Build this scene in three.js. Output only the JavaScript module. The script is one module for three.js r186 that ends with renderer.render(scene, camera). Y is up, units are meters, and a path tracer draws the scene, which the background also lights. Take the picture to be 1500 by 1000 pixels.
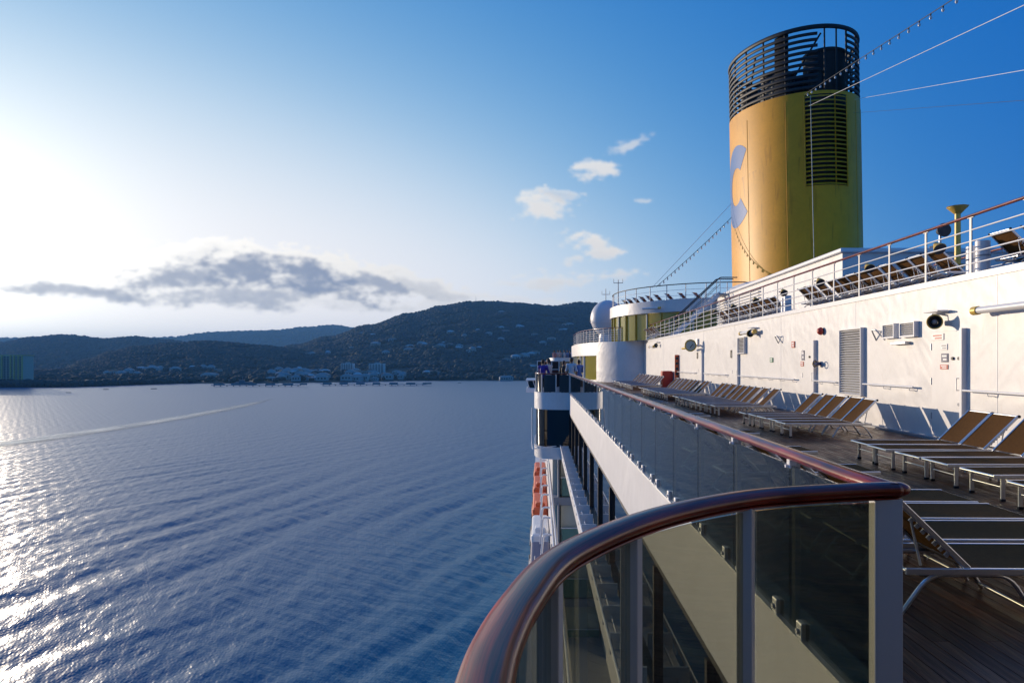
import * as THREE from 'three';
import { mergeGeometries, mergeVertices } from 'three/addons/utils/BufferGeometryUtils.js';
import { RoundedBoxGeometry } from 'three/addons/geometries/RoundedBoxGeometry.js';
import { ImprovedNoise } from 'three/addons/math/ImprovedNoise.js';
import { MarchingCubes } from 'three/addons/objects/MarchingCubes.js';

// ---------------------------------------------------------------- camera, sky, sun, exposure
// Metres. Sea level is y = 0. The ship points along -z; the camera stands on a small port-side balcony.
const EYE = 33, DECK = EYE - 1.55, UPPER = EYE + 1.66, TOP = EYE + 4.46;
const scene = new THREE.Scene();
const camera = new THREE.PerspectiveCamera(2 * Math.atan(0.5) * 180 / Math.PI, 1.5, 0.05, 40000);
camera.position.set(0, EYE, 0);
camera.lookAt(0, EYE, -10);
camera.setViewOffset(1500, 1000, -40, -31, 1500, 1000);   // shift lens: verticals stay upright

const RAD = Math.PI / 180, SUN_AZ = 43 * RAD, SUN_EL = 7 * RAD;
const sunDir = new THREE.Vector3(-Math.sin(SUN_AZ) * Math.cos(SUN_EL), Math.sin(SUN_EL), -Math.cos(SUN_AZ) * Math.cos(SUN_EL));
const sun = new THREE.DirectionalLight(new THREE.Color().setRGB(1, 0.82, 0.62), 4.7);
sun.position.copy(sunDir).multiplyScalar(200).add(new THREE.Vector3(8, EYE, -30));
sun.target.position.set(8, EYE, -30);
sun.castShadow = true; sun.shadow.mapSize.set(4096, 4096);
Object.assign(sun.shadow.camera, { left: -60, right: 60, top: 60, bottom: -60, near: 1, far: 500 });
scene.add(sun, sun.target);

const perlin = new ImprovedNoise();
const fbm = (x, y, z = 0, n = 5) => { let s = 0, a = 0.5; for (let i = 0; i < n; i++) { s += a * perlin.noise(x, y, z + i * 7.3); x *= 2.03; y *= 2.03; a *= 0.5; } return s; };
const clamp = (v, a = 0, b = 1) => Math.min(b, Math.max(a, v));
const sstep = (a, b, v) => { const t = clamp((v - a) / (b - a)); return t * t * (3 - 2 * t); };
const lerp = (a, b, t) => a + (b - a) * t;
let seed = 12345;
const rnd = () => { seed = (seed + 0x6d2b79f5) | 0; let t = Math.imul(seed ^ (seed >>> 15), 1 | seed); t = (t + Math.imul(t ^ (t >>> 7), 61 | t)) ^ t; return ((t ^ (t >>> 14)) >>> 0) / 4294967296; };

{ // the sky: clear air round a low sun, a grey bank of cloud under it, a few small clouds to the right of it. Clouds by azimuth and elevation tangents.
  const W = 3072, H = 1536, data = new Float32Array(W * H * 4);
  // [x, y, half width, half height, tilt, roughness, darkness, strength] of cloud lobes in tangent units
  const lobes = [
    [-0.43, 0.140, 0.15, 0.038, -0.06, 0.9, 1.0, 1.0], [-0.52, 0.128, 0.15, 0.030, 0.10, 0.9, 0.9, 1], [-0.33, 0.130, 0.16, 0.030, -0.20, 0.9, 1.0, 1], [-0.24, 0.116, 0.09, 0.018, -0.22, 1.0, 0.8, 0.9],
    [-0.68, 0.106, 0.22, 0.014, -0.09, 0.7, 0.9, 0.95], [-0.84, 0.116, 0.14, 0.010, -0.05, 0.8, 0.7, 0.8], [-0.44, 0.104, 0.22, 0.024, -0.03, 0.8, 0.75, 0.9], [-0.17, 0.112, 0.085, 0.020, -0.22, 1.0, 0.35, 0.8], [-0.12, 0.098, 0.07, 0.013, -0.1, 1.0, 0.3, 0.6],
    [-0.32, 0.086, 0.22, 0.011, 0.0, 0.9, 0.25, 0.45], [-0.10, 0.083, 0.14, 0.010, 0.03, 1.0, 0.2, 0.45], [-0.50, 0.160, 0.08, 0.022, 0.1, 1.1, 0.2, 0.6],
    [0.003, 0.232, 0.046, 0.021, 0.12, 0.9, 0.14, 0.95], [0.030, 0.246, 0.035, 0.010, -0.1, 1.1, 0.3, 0.5], [0.082, 0.283, 0.036, 0.013, 0.05, 1.2, 0.12, 0.9], [0.132, 0.320, 0.034, 0.008, 0.42, 1.0, 0.1, 0.6],
    [0.080, 0.176, 0.046, 0.014, -0.08, 1.2, 0.14, 1], [0.088, 0.161, 0.030, 0.012, 0.2, 1.2, 0.16, 0.9], [0.060, 0.152, 0.03, 0.006, 0.2, 1.1, 0.12, 0.7], [0.022, 0.121, 0.052, 0.013, 0.06, 1.2, 0.15, 0.85], [-0.035, 0.116, 0.03, 0.006, 0, 1.1, 0.1, 0.5],
    [0.118, 0.129, 0.036, 0.008, 0.08, 1.1, 0.12, 0.75], [0.152, 0.240, 0.012, 0.004, 0, 1, 0.05, 0.5],
  ];
  for (let row = 0; row < H; row++) {
    const up = ((row + 0.5) / H - 0.5) * Math.PI, y = Math.sin(up), el = up / RAD;
    for (let col = 0; col < W; col++) {
      const rd = ((col + 0.5) / W - 0.5) * 2 * Math.PI, x = Math.cos(rd) * Math.cos(up), z = Math.sin(rd) * Math.cos(up);
      const gam = Math.acos(clamp(x * sunDir.x + y * sunDir.y + z * sunDir.z, -1, 1)) / RAD, e = Math.max(0, el);
      let w = Math.exp(1.60 - 0.000083 * Math.pow(gam, 2.5) - 0.113 * e);
      w += 0.003 + 0.10 * Math.exp(-e / 16) * sstep(82, 130, gam);          // pale air over the horizon away from the sun
      w = w < 0.4 ? w : 0.4 + 0.6 * (1 - Math.exp(-(w - 0.4) / 0.6));
      let r = w, g = 0.10 + 0.86 * Math.pow(w, 0.6), b = 0.45 + 0.53 * Math.pow(w, 0.4);
            const au = 1.3 * Math.exp(-gam / 5.5) + 0.10 * Math.exp(-gam / 14) + 1.1 * Math.exp(-gam / 24) * Math.exp(-e / 5.5);
      r += au; g += au * 0.99; b += au * 0.80;
      if (z < -0.1 && el > 0 && el < 25) {
        const tx = x / -z, ty = y / -z;
        if (tx > -1.1 && tx < 0.4) {
          let cover = 0, dark = 0;
          const n1 = fbm(tx * 22, ty * 60, 3.1), n2 = fbm(tx * 70, ty * 120, 9.7, 5), wx = fbm(tx * 14, ty * 30, 21, 3) * 0.02, wy = fbm(tx * 14, ty * 30, 41, 3) * 0.012;
          for (const [cx, cy, rx, ry, tilt, rough, dk, st] of lobes) {
            const dx = tx + wx - cx, dy = ty + wy - cy, c = Math.cos(tilt), s = Math.sin(tilt), u = (dx * c + dy * s) / rx, v = (-dx * s + dy * c) / ry;
            if (Math.abs(u) > 2 || Math.abs(v) > 2.5) continue;
            const d = 1.12 - Math.hypot(u, v > 0 ? v : v * 0.85) + (n1 * 0.8 + n2 * 0.62) * rough;
            const k = sstep(0.0, dk < 0.2 ? 0.85 : v > 0 ? 0.3 : 0.7, d + (dk < 0.2 ? 0.25 * n2 : 0)) * st;
            dark = Math.max(dark, sstep(0.22, 0.95, d - 0.25 * clamp(v, -1, 1)) * dk * (0.98 + 0.12 * n2));
            cover = 1 - (1 - cover) * (1 - k);
          }
          if (cover > 0) {
            const nearSun = Math.exp(-gam / 14);
            const lit = [0.90 + 1.3 * nearSun, 0.87 + 1.25 * nearSun, 0.83 + 1.1 * nearSun], shade = [0.25 + 0.5 * nearSun, 0.31 + 0.45 * nearSun, 0.45 + 0.33 * nearSun];
            const k = clamp(dark);
            r = lerp(r, lerp(lit[0], shade[0], k), cover); g = lerp(g, lerp(lit[1], shade[1], k), cover); b = lerp(b, lerp(lit[2], shade[2], k), cover);
          }
        }
      }
      if (el < 0) { const k = sstep(0, -12, el); r = lerp(r, 0.05, k); g = lerp(g, 0.12, k); b = lerp(b, 0.22, k); }
      const o = (row * W + col) * 4; data[o] = r; data[o + 1] = g; data[o + 2] = b; data[o + 3] = 1;
    }
  }
  const sky = new THREE.DataTexture(data, W, H, THREE.RGBAFormat, THREE.FloatType);
  sky.mapping = THREE.EquirectangularReflectionMapping; sky.magFilter = THREE.LinearFilter; sky.needsUpdate = true;
  scene.background = sky; scene.environment = sky;
}
scene.fog = new THREE.FogExp2(new THREE.Color().setRGB(0.26, 0.60, 1.0), 0.000085);
const renderer = new THREE.WebGLRenderer({ antialias: true });
renderer.setSize(1500, 1000);
renderer.toneMapping = THREE.LinearToneMapping; renderer.toneMappingExposure = 1;
renderer.shadowMap.enabled = true;

// ---------------------------------------------------------------- helpers
const V = (x, y, z) => new THREE.Vector3(x, y, z);
const taken = new Map();
const numbered = (n) => { const k = taken.get(n) ?? 0; taken.set(n, k + 1); return k ? n + '_' + String(k).padStart(3, '0') : n; };
const flat = (g) => { const f = g.index ? g.toNonIndexed() : g; for (const k of Object.keys(f.attributes)) if (!['position', 'normal', 'uv', 'color'].includes(k)) f.deleteAttribute(k); if (!f.attributes.uv) f.setAttribute('uv', new THREE.BufferAttribute(new Float32Array(f.attributes.position.count * 2), 2)); return f; };
const merged = (list) => { list = [].concat(list); return list.length === 1 ? list[0] : mergeGeometries(list.map(flat)); };
function mesh(name, geos, mat, parent) {
  const m = new THREE.Mesh(merged(geos), mat); m.name = parent ? name : numbered(name); m.castShadow = m.receiveShadow = true;
  (parent ?? scene).add(m); return m;
}
function tag(o, label, category, group) { o.userData.label = label; o.userData.category = category; if (group) o.userData.group = group; return o; }
function thing(name, label, category, p = [0, 0, 0], turn = 0, group) {
  const o = new THREE.Group(); o.name = numbered(name); o.position.set(...p); o.rotation.y = turn; scene.add(o); return tag(o, label, category, group);
}
function kind(o, k) { o.userData.kind = k; return o; }
function dup(root, p, turn, label, group) {
  const r = root.clone(); r.name = numbered(root.name.replace(/_\d{3}$/, '')); r.userData = { ...root.userData };
  r.position.set(...p); r.rotation.y = turn; if (label) r.userData.label = label; if (group) r.userData.group = group; scene.add(r); return r;
}
// box from two corners, uv in metres
function bx(x0, y0, z0, x1, y1, z1) {
  const w = Math.abs(x1 - x0), h = Math.abs(y1 - y0), d = Math.abs(z1 - z0), g = new THREE.BoxGeometry(w, h, d).translate((x0 + x1) / 2, (y0 + y1) / 2, (z0 + z1) / 2);
  const p = g.attributes.position, n = g.attributes.normal, uv = g.attributes.uv;
  for (let i = 0; i < p.count; i++) { const nx = Math.abs(n.getX(i)), ny = Math.abs(n.getY(i)); if (nx > 0.5) uv.setXY(i, p.getZ(i), p.getY(i)); else if (ny > 0.5) uv.setXY(i, p.getZ(i), p.getX(i)); else uv.setXY(i, p.getX(i), p.getY(i)); }
  return g;
}
const rbx = (x0, y0, z0, x1, y1, z1, r = 0.006, s = 2) => new RoundedBoxGeometry(Math.abs(x1 - x0), Math.abs(y1 - y0), Math.abs(z1 - z0), s, r).translate((x0 + x1) / 2, (y0 + y1) / 2, (z0 + z1) / 2);
function rod(a, b, r, seg = 8, r2 = r) {
  const d = b.clone().sub(a), g = new THREE.CylinderGeometry(r2, r, d.length(), seg, 1);
  g.applyQuaternion(new THREE.Quaternion().setFromUnitVectors(V(0, 1, 0), d.normalize())); return g.translate((a.x + b.x) / 2, (a.y + b.y) / 2, (a.z + b.z) / 2);
}
// tube through points, corners rounded by radius c
function pipe(pts, r, c = 0, seg = 8, steps = 4) {
  const path = new THREE.CurvePath();
  let last = pts[0];
  for (let i = 1; i < pts.length; i++) {
    if (i < pts.length - 1 && c) {
      const a = pts[i].clone().add(pts[i - 1].clone().sub(pts[i]).setLength(Math.min(c, pts[i].distanceTo(pts[i - 1]) * 0.49))), b = pts[i].clone().add(pts[i + 1].clone().sub(pts[i]).setLength(Math.min(c, pts[i].distanceTo(pts[i + 1]) * 0.49)));
      path.add(new THREE.LineCurve3(last, a)); path.add(new THREE.QuadraticBezierCurve3(a, pts[i], b)); last = b;
    } else { path.add(new THREE.LineCurve3(last, pts[i])); last = pts[i]; }
  }
  const list = [];
  for (const cv of path.curves) { const n = cv.isLineCurve3 ? 1 : steps; for (let k = list.length ? 1 : 0; k <= n; k++) list.push(cv.getPoint(k / n)); }
  return sweep(list, Array.from({ length: seg }, (_, k) => [r * Math.cos(k / seg * 2 * Math.PI), r * Math.sin(k / seg * 2 * Math.PI)]));
}
// profile [across, up] swept along points; up kept as near to +y as it can be
function sweep(pts, prof, closed = false) {
  const n = pts.length, m = prof.length, pos = [], uv = [], idx = [];
  let run = 0, up = V(0, 1, 0);
  for (let i = 0; i < n; i++) {
    const a = pts[closed ? (i + n - 1) % n : Math.max(0, i - 1)], b = pts[closed ? (i + 1) % n : Math.min(n - 1, i + 1)], t = b.clone().sub(a).normalize();
    let s = V(0, 1, 0).cross(t); if (s.length() < 0.05) s = V(0, 0, 1).cross(t); s.normalize(); up = t.clone().cross(s).normalize();
    if (i) run += pts[i].distanceTo(pts[i - 1]);
    for (let k = 0; k <= m; k++) { const q = prof[k % m], p = pts[i].clone().addScaledVector(s, q[0]).addScaledVector(up, q[1]); pos.push(p.x, p.y, p.z); uv.push(run, k / m * 0.25); }
  }
  const rows = closed ? n : n - 1;
  for (let i = 0; i < rows; i++) for (let k = 0; k < m; k++) { const j = (i + 1) % n, a = i * (m + 1) + k, b = j * (m + 1) + k; idx.push(a, b, a + 1, b, b + 1, a + 1); }
  if (!closed) for (const [i, f] of [[0, 1], [n - 1, 0]]) { // end caps
    const c = pos.length / 3; pos.push(pts[i].x, pts[i].y, pts[i].z); uv.push(0, 0);
    for (let k = 0; k < m; k++) { const a = i * (m + 1) + k; f ? idx.push(c, a, a + 1) : idx.push(c, a + 1, a); }
  }
  const g = new THREE.BufferGeometry();
  g.setAttribute('position', new THREE.Float32BufferAttribute(pos, 3)); g.setAttribute('uv', new THREE.Float32BufferAttribute(uv, 2)); g.setIndex(idx); g.computeVertexNormals();
  // seam normals
  const nn = g.attributes.normal; for (let i = 0; i < n; i++) { const a = i * (m + 1), b = a + m, v = V(nn.getX(a) + nn.getX(b), nn.getY(a) + nn.getY(b), nn.getZ(a) + nn.getZ(b)).normalize(); nn.setXYZ(a, v.x, v.y, v.z); nn.setXYZ(b, v.x, v.y, v.z); }
  return g;
}
const oval = (w, h, n = 20) => Array.from({ length: n }, (_, k) => [w * Math.cos(k / n * 2 * Math.PI), h * Math.sin(k / n * 2 * Math.PI)]);
// wall standing on a plan path [x, z], from y0 to y1, with a thickness inwards (to the left of the path)
function wallPath(path, y0, y1, th = 0.08) {
  const pos = [], uv = [], idx = [], n = path.length; let run = 0;
  const off = path.map((p, i) => { const a = path[Math.max(0, i - 1)], b = path[Math.min(n - 1, i + 1)], dx = b[0] - a[0], dz = b[1] - a[1], l = Math.hypot(dx, dz); return [p[0] + dz / l * th, p[1] - dx / l * th]; });
  const loops = [[path, y0, path, y1], [path, y1, off, y1], [off, y1, off, y0], [off, y0, path, y0]];
  for (const [A, ya, B, yb] of loops) {
    run = 0; const base = pos.length / 3;
    for (let i = 0; i < n; i++) { if (i) run += Math.hypot(path[i][0] - path[i - 1][0], path[i][1] - path[i - 1][1]); pos.push(A[i][0], ya, A[i][1], B[i][0], yb, B[i][1]); uv.push(run, ya, run, yb); if (i) { const a = base + (i - 1) * 2; idx.push(a, a + 2, a + 1, a + 1, a + 2, a + 3); } }
  }
  const e = pos.length / 3;
  for (const i of [0, n - 1]) { const b = pos.length / 3; pos.push(path[i][0], y0, path[i][1], off[i][0], y0, off[i][1], path[i][0], y1, path[i][1], off[i][0], y1, off[i][1]); uv.push(0, 0, th, 0, 0, 1, th, 1); idx.push(b, b + 1, b + 2, b + 1, b + 3, b + 2); }
  const g = new THREE.BufferGeometry(); g.setAttribute('position', new THREE.Float32BufferAttribute(pos, 3)); g.setAttribute('uv', new THREE.Float32BufferAttribute(uv, 2)); g.setIndex(idx); g.computeVertexNormals(); return g;
}
// flat slab over a plan outline [x, z]
function slab(outline, y0, y1) {
  const s = new THREE.Shape(outline.map(([x, z]) => new THREE.Vector2(x, -z)));
  return new THREE.ExtrudeGeometry(s, { depth: y1 - y0, bevelEnabled: false }).rotateX(-Math.PI / 2).translate(0, y0, 0);
}
// a smooth curve through [x, z] points
const smooth = (pts, n) => new THREE.CatmullRomCurve3(pts.map(([x, z]) => V(x, 0, z)), false, 'centripetal').getSpacedPoints(n).map((p) => [p.x, p.z]);

// ---------------------------------------------------------------- materials
function tex(size, f, srgb = true, rep = 1) {
  const [w, h] = [].concat(size, size), d = new Uint8Array(w * h * 4);
  for (let j = 0; j < h; j++) for (let i = 0; i < w; i++) { const c = f(i / w, j / h, i, j), o = (j * w + i) * 4; d[o] = clamp(c[0]) * 255; d[o + 1] = clamp(c[1]) * 255; d[o + 2] = clamp(c[2]) * 255; d[o + 3] = 255; }
  const t = new THREE.DataTexture(d, w, h); t.wrapS = t.wrapT = THREE.RepeatWrapping; t.magFilter = THREE.LinearFilter; t.minFilter = THREE.LinearMipmapLinearFilter; if (srgb) t.colorSpace = THREE.SRGBColorSpace; t.repeat.set(...[].concat(rep, rep).slice(0, 2)); t.needsUpdate = true; return t;
}
// noise that tiles over the unit square
const tnoise = (u, v, f, z = 0, n = 4) => { const a = u * 2 * Math.PI, b = v * 2 * Math.PI, R = f / (2 * Math.PI); let s = 0, am = 0.5, R2 = R; for (let i = 0; i < n; i++) { s += am * perlin.noise(Math.cos(a) * R2 + 10 + z, Math.sin(a) * R2 + Math.cos(b) * R2 + 20, Math.sin(b) * R2 + 30); R2 *= 2; am *= 0.5; } return s; };
const std = (r, g, b, rough = 0.6, metal = 0, more = {}) => new THREE.MeshStandardMaterial({ color: new THREE.Color().setRGB(r, g, b), roughness: rough, metalness: metal, ...more });
const phy = (r, g, b, rough, more = {}) => new THREE.MeshPhysicalMaterial({ color: new THREE.Color().setRGB(r, g, b), roughness: rough, ...more });
const paintMap = tex(512, (u, v) => { const k = 0.965 + 0.05 * tnoise(u, v, 4) + 0.03 * tnoise(u, v, 40, 5, 2), s = Math.max(0, tnoise(u, v * 0.15, 60, 9, 3) - 0.16) * 0.5; return [k - s * 0.08, k - s * 0.16, k - s * 0.25]; }, true, 0.22);
const paintBump = tex(512, (u, v) => { const k = 0.5 + 0.55 * tnoise(u, v, 5, 3, 3) + 0.02 * tnoise(u, v, 90, 3, 2); return [k, k, k]; }, false, 0.25);
const M = {
  white: std(0.80, 0.775, 0.745, 0.42, 0, { map: paintMap, bumpMap: paintBump, bumpScale: 0.034 }),
  whiteTrim: std(0.80, 0.785, 0.77, 0.35),
  post: std(0.56, 0.55, 0.53, 0.4),
  grey: std(0.32, 0.33, 0.35, 0.5), dark: std(0.035, 0.036, 0.04, 0.5), black: std(0.012, 0.012, 0.014, 0.6),
  rubber: std(0.02, 0.02, 0.022, 0.75),
  alu: std(0.74, 0.75, 0.77, 0.28, 0.9), aluRough: std(0.6, 0.61, 0.63, 0.45, 0.85),
  brass: std(0.72, 0.48, 0.10, 0.4, 0.1), red: std(0.5, 0.05, 0.03, 0.45), orange: std(0.75, 0.13, 0.035, 0.5), navy: std(0.015, 0.03, 0.12, 0.5), green: std(0.02, 0.22, 0.10, 0.5),
  yellow: phy(0.86, 0.385, 0.012, 0.48, { map: tex(512, (u, v) => { const k = 0.95 + 0.08 * tnoise(u, v, 6, 2) + 0.04 * tnoise(u, v, 50, 8, 2), s = Math.max(0, tnoise(u, v * 0.12, 40, 19, 3) - 0.14) * 0.8; return [k - s * 0.5, k - s * 0.6, k - s * 0.5]; }, true, 0.12), specularIntensity: 0.55 }),
  blue: phy(0.025, 0.14, 0.40, 0.5, { specularIntensity: 0.55 }),
  tint: phy(0.53, 0.53, 0.45, 0.0, { transmission: 1, thickness: 0, ior: 1.5 }),
  mirror: phy(0.006, 0.008, 0.011, 0.02, { ior: 1.6 }),
  smoke: phy(0.035, 0.038, 0.042, 0.08, { ior: 1.5 }),
  amber: phy(0.62, 0.53, 0.10, 0.05, { transmission: 0.45, thickness: 0, ior: 1.5 }),
  cream: std(0.62, 0.60, 0.48, 0.5), sea_glass: phy(0.25, 0.5, 0.42, 0.08, { transmission: 0.5, thickness: 0 }),
  caulk: std(0.022, 0.02, 0.018, 0.8),
};
{
  const grain = (u, v) => { const w = tnoise(u, v, 3, 4, 3) * 0.12; return 0.62 + 0.5 * tnoise(u * 1, v + w, 7, 2, 2) + 0.32 * perlin.noise(Math.cos(u * 6.283) * 0.7, Math.sin(u * 6.283) * 0.7 + 5, (v + w * 0.4) * 90) + 0.14 * perlin.noise(Math.cos(u * 6.283) * 4, Math.sin(u * 6.283) * 4, v * 260); };
  const vm = tex(512, (u, v) => { const k = grain(u, v); return [0.85 * k + 0.02, 0.5 * k - 0.02, 0.33 * k - 0.02]; }, true, [0.7, 3]);
  M.rail = phy(0.72, 0.26, 0.14, 0.32, { map: vm, specularIntensity: 0.5, clearcoat: 0.45, clearcoatRoughness: 0.12 });
  const tb = tex(512, (u, v) => { const k = grain(u, v); return [k, k, k]; }, false, [0.45, 4.2]);
  const tm = tex(512, (u, v) => { const k = grain(u, v), s = tnoise(u, v, 9, 30, 4); return [0.52 * k + 0.16 + 0.16 * s, 0.42 * k + 0.12 + 0.15 * s, 0.34 * k + 0.10 + 0.15 * s]; }, true, [0.45, 4.2]);
  const tr = tex(256, (u, v) => { const k = 0.62 + 0.6 * tnoise(u, v, 6, 50, 4); return [k, k, k]; }, false, [0.3, 1.2]);
  M.teak = [[0.90, 0.60, 0.40], [0.72, 0.48, 0.32], [1.0, 0.68, 0.45], [0.62, 0.43, 0.30]].map((c) => phy(...c, 0.62, { specularIntensity: 0.4, map: tm, bumpMap: tb, bumpScale: 0.0016, roughnessMap: tr }));
  const weave = tex(256, (u, v) => { const a = Math.sin(u * 64 * Math.PI), b = Math.sin(v * 64 * Math.PI), k = 0.72 + 0.13 * a * b + 0.12 * tnoise(u, v, 5, 6, 3); return [0.60 * k, 0.48 * k, 0.33 * k]; }, true, [6, 6]);
  const wb = tex(256, (u, v) => { const k = 0.5 + 0.5 * Math.sin(u * 64 * Math.PI) * Math.sin(v * 64 * Math.PI); return [k, k, k]; }, false, [6, 6]);
  M.fabric = phy(0.70, 0.50, 0.26, 0.85, { specularIntensity: 0.25, map: weave, bumpMap: wb, bumpScale: 0.001 });
}

// ---------------------------------------------------------------- sea, hills, shore
const shoreD = (x) => lerp(lerp(905, 1075, sstep(-650, -560, x)), 1235, sstep(-480, -180, x)) + 14 * perlin.noise(x / 70, 3, 1);
const prof = (pts, x) => { if (x <= pts[0][0]) return pts[0][1]; for (let i = 1; i < pts.length; i++) if (x < pts[i][0]) { const [a, ha] = pts[i - 1], [b, hb] = pts[i], t = (x - a) / (b - a); return lerp(ha, hb, t * t * (3 - 2 * t)); } return pts[pts.length - 1][1]; };
const ridges = [ // ridge distance, foot distance, skyline [pixel column, pixel row] seen from the ship, roughness
  [3000, 1330, [[300, 560], [380, 522], [430, 508], [480, 495], [540, 478], [600, 461], [650, 449], [690, 443], [760, 445], [810, 450], [850, 444], [900, 448], [1100, 470], [1500, 520]], 20],
  [2250, 1250, [[60, 560], [130, 528], [165, 516], [200, 509], [260, 505], [300, 502], [340, 504], [380, 508], [420, 512], [500, 535], [560, 560]], 10],
  [3700, 2300, [[-500, 505], [-100, 507], [0, 503], [50, 495], [90, 492], [150, 497], [200, 495], [240, 499], [300, 506], [380, 530], [480, 560]], 14],
  [7200, 5200, [[-700, 485], [-200, 492], [0, 497], [180, 500], [250, 496], [310, 489], [350, 487], [400, 486], [450, 481], [490, 478], [520, 482], [600, 492], [900, 500]], 16],
].map(([dr, df, sky, rough]) => ({ dr, df, rough, line: sky.map(([px, py]) => [(px - 790) / 1000 * dr, (531 - py) / 1000 * dr + EYE]) }));
function land(x, z) {
  const D = -z, s = D - shoreD(x);
  if (s < -30) return -6;
  let h = s < 0 ? s * 0.2 : Math.min(2.2 + s * 0.012, 6) * sstep(0, 25, s);
  for (const r of ridges) {
    const t = (D - r.df) / (r.dr - r.df); if (t <= 0) continue;
    const R = Math.max(0, prof(r.line, x * lerp(1, r.dr / D, clamp((D - r.df) / 400)))), k = t < 1 ? Math.pow(sstep(-0.12, 1.12, t) * 1.02, 1.05) : 1 - 0.5 * (t - 1);
    const fold = 1 - 0.22 * (1 - t) * (0.5 + perlin.noise(x / 260, D / 700, r.dr)) * (t < 1 ? 1 : 0);
    h = Math.max(h, R * clamp(k, 0, 1) * fold + r.rough * fbm(x / 130, D / 130, 2) * sstep(0, 0.3, t) * (t < 1 ? 1 - 0.6 * t : 0.4));
  }
  return h;
}
const gridGeo = (xs, zs, f) => {
  const nx = xs.length, nz = zs.length, pos = new Float32Array(nx * nz * 3), uv = new Float32Array(nx * nz * 2), idx = new Uint32Array((nx - 1) * (nz - 1) * 6);
  for (let j = 0, o = 0; j < nz; j++) for (let i = 0; i < nx; i++, o++) { pos[o * 3] = xs[i]; pos[o * 3 + 1] = f(xs[i], zs[j]); pos[o * 3 + 2] = zs[j]; uv[o * 2] = xs[i]; uv[o * 2 + 1] = zs[j]; }
  for (let j = 0, o = 0; j < nz - 1; j++) for (let i = 0; i < nx - 1; i++, o += 6) { const a = j * nx + i; idx.set([a, a + 1, a + nx, a + 1, a + nx + 1, a + nx], o); }
  const g = new THREE.BufferGeometry(); g.setAttribute('position', new THREE.BufferAttribute(pos, 3)); g.setAttribute('uv', new THREE.BufferAttribute(uv, 2)); g.setIndex(new THREE.BufferAttribute(idx, 1)); g.computeVertexNormals();
  if (g.attributes.normal.getY(0) < 0) { for (let i = 0; i < idx.length; i += 3) { const t = idx[i]; idx[i] = idx[i + 1]; idx[i + 1] = t; } g.computeVertexNormals(); }
  return g;
};
const span = (a, b, st) => { const n = Math.round(Math.abs(b - a) / st), o = []; for (let i = 0; i < n; i++) o.push(lerp(a, b, i / n)); return o; };
const grow = (a, st, k, end) => { const o = []; let s = st; while (Math.abs(a) < Math.abs(end)) { o.push(a); s *= k; a += Math.sign(end) * s; } o.push(end); return o; };
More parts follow.
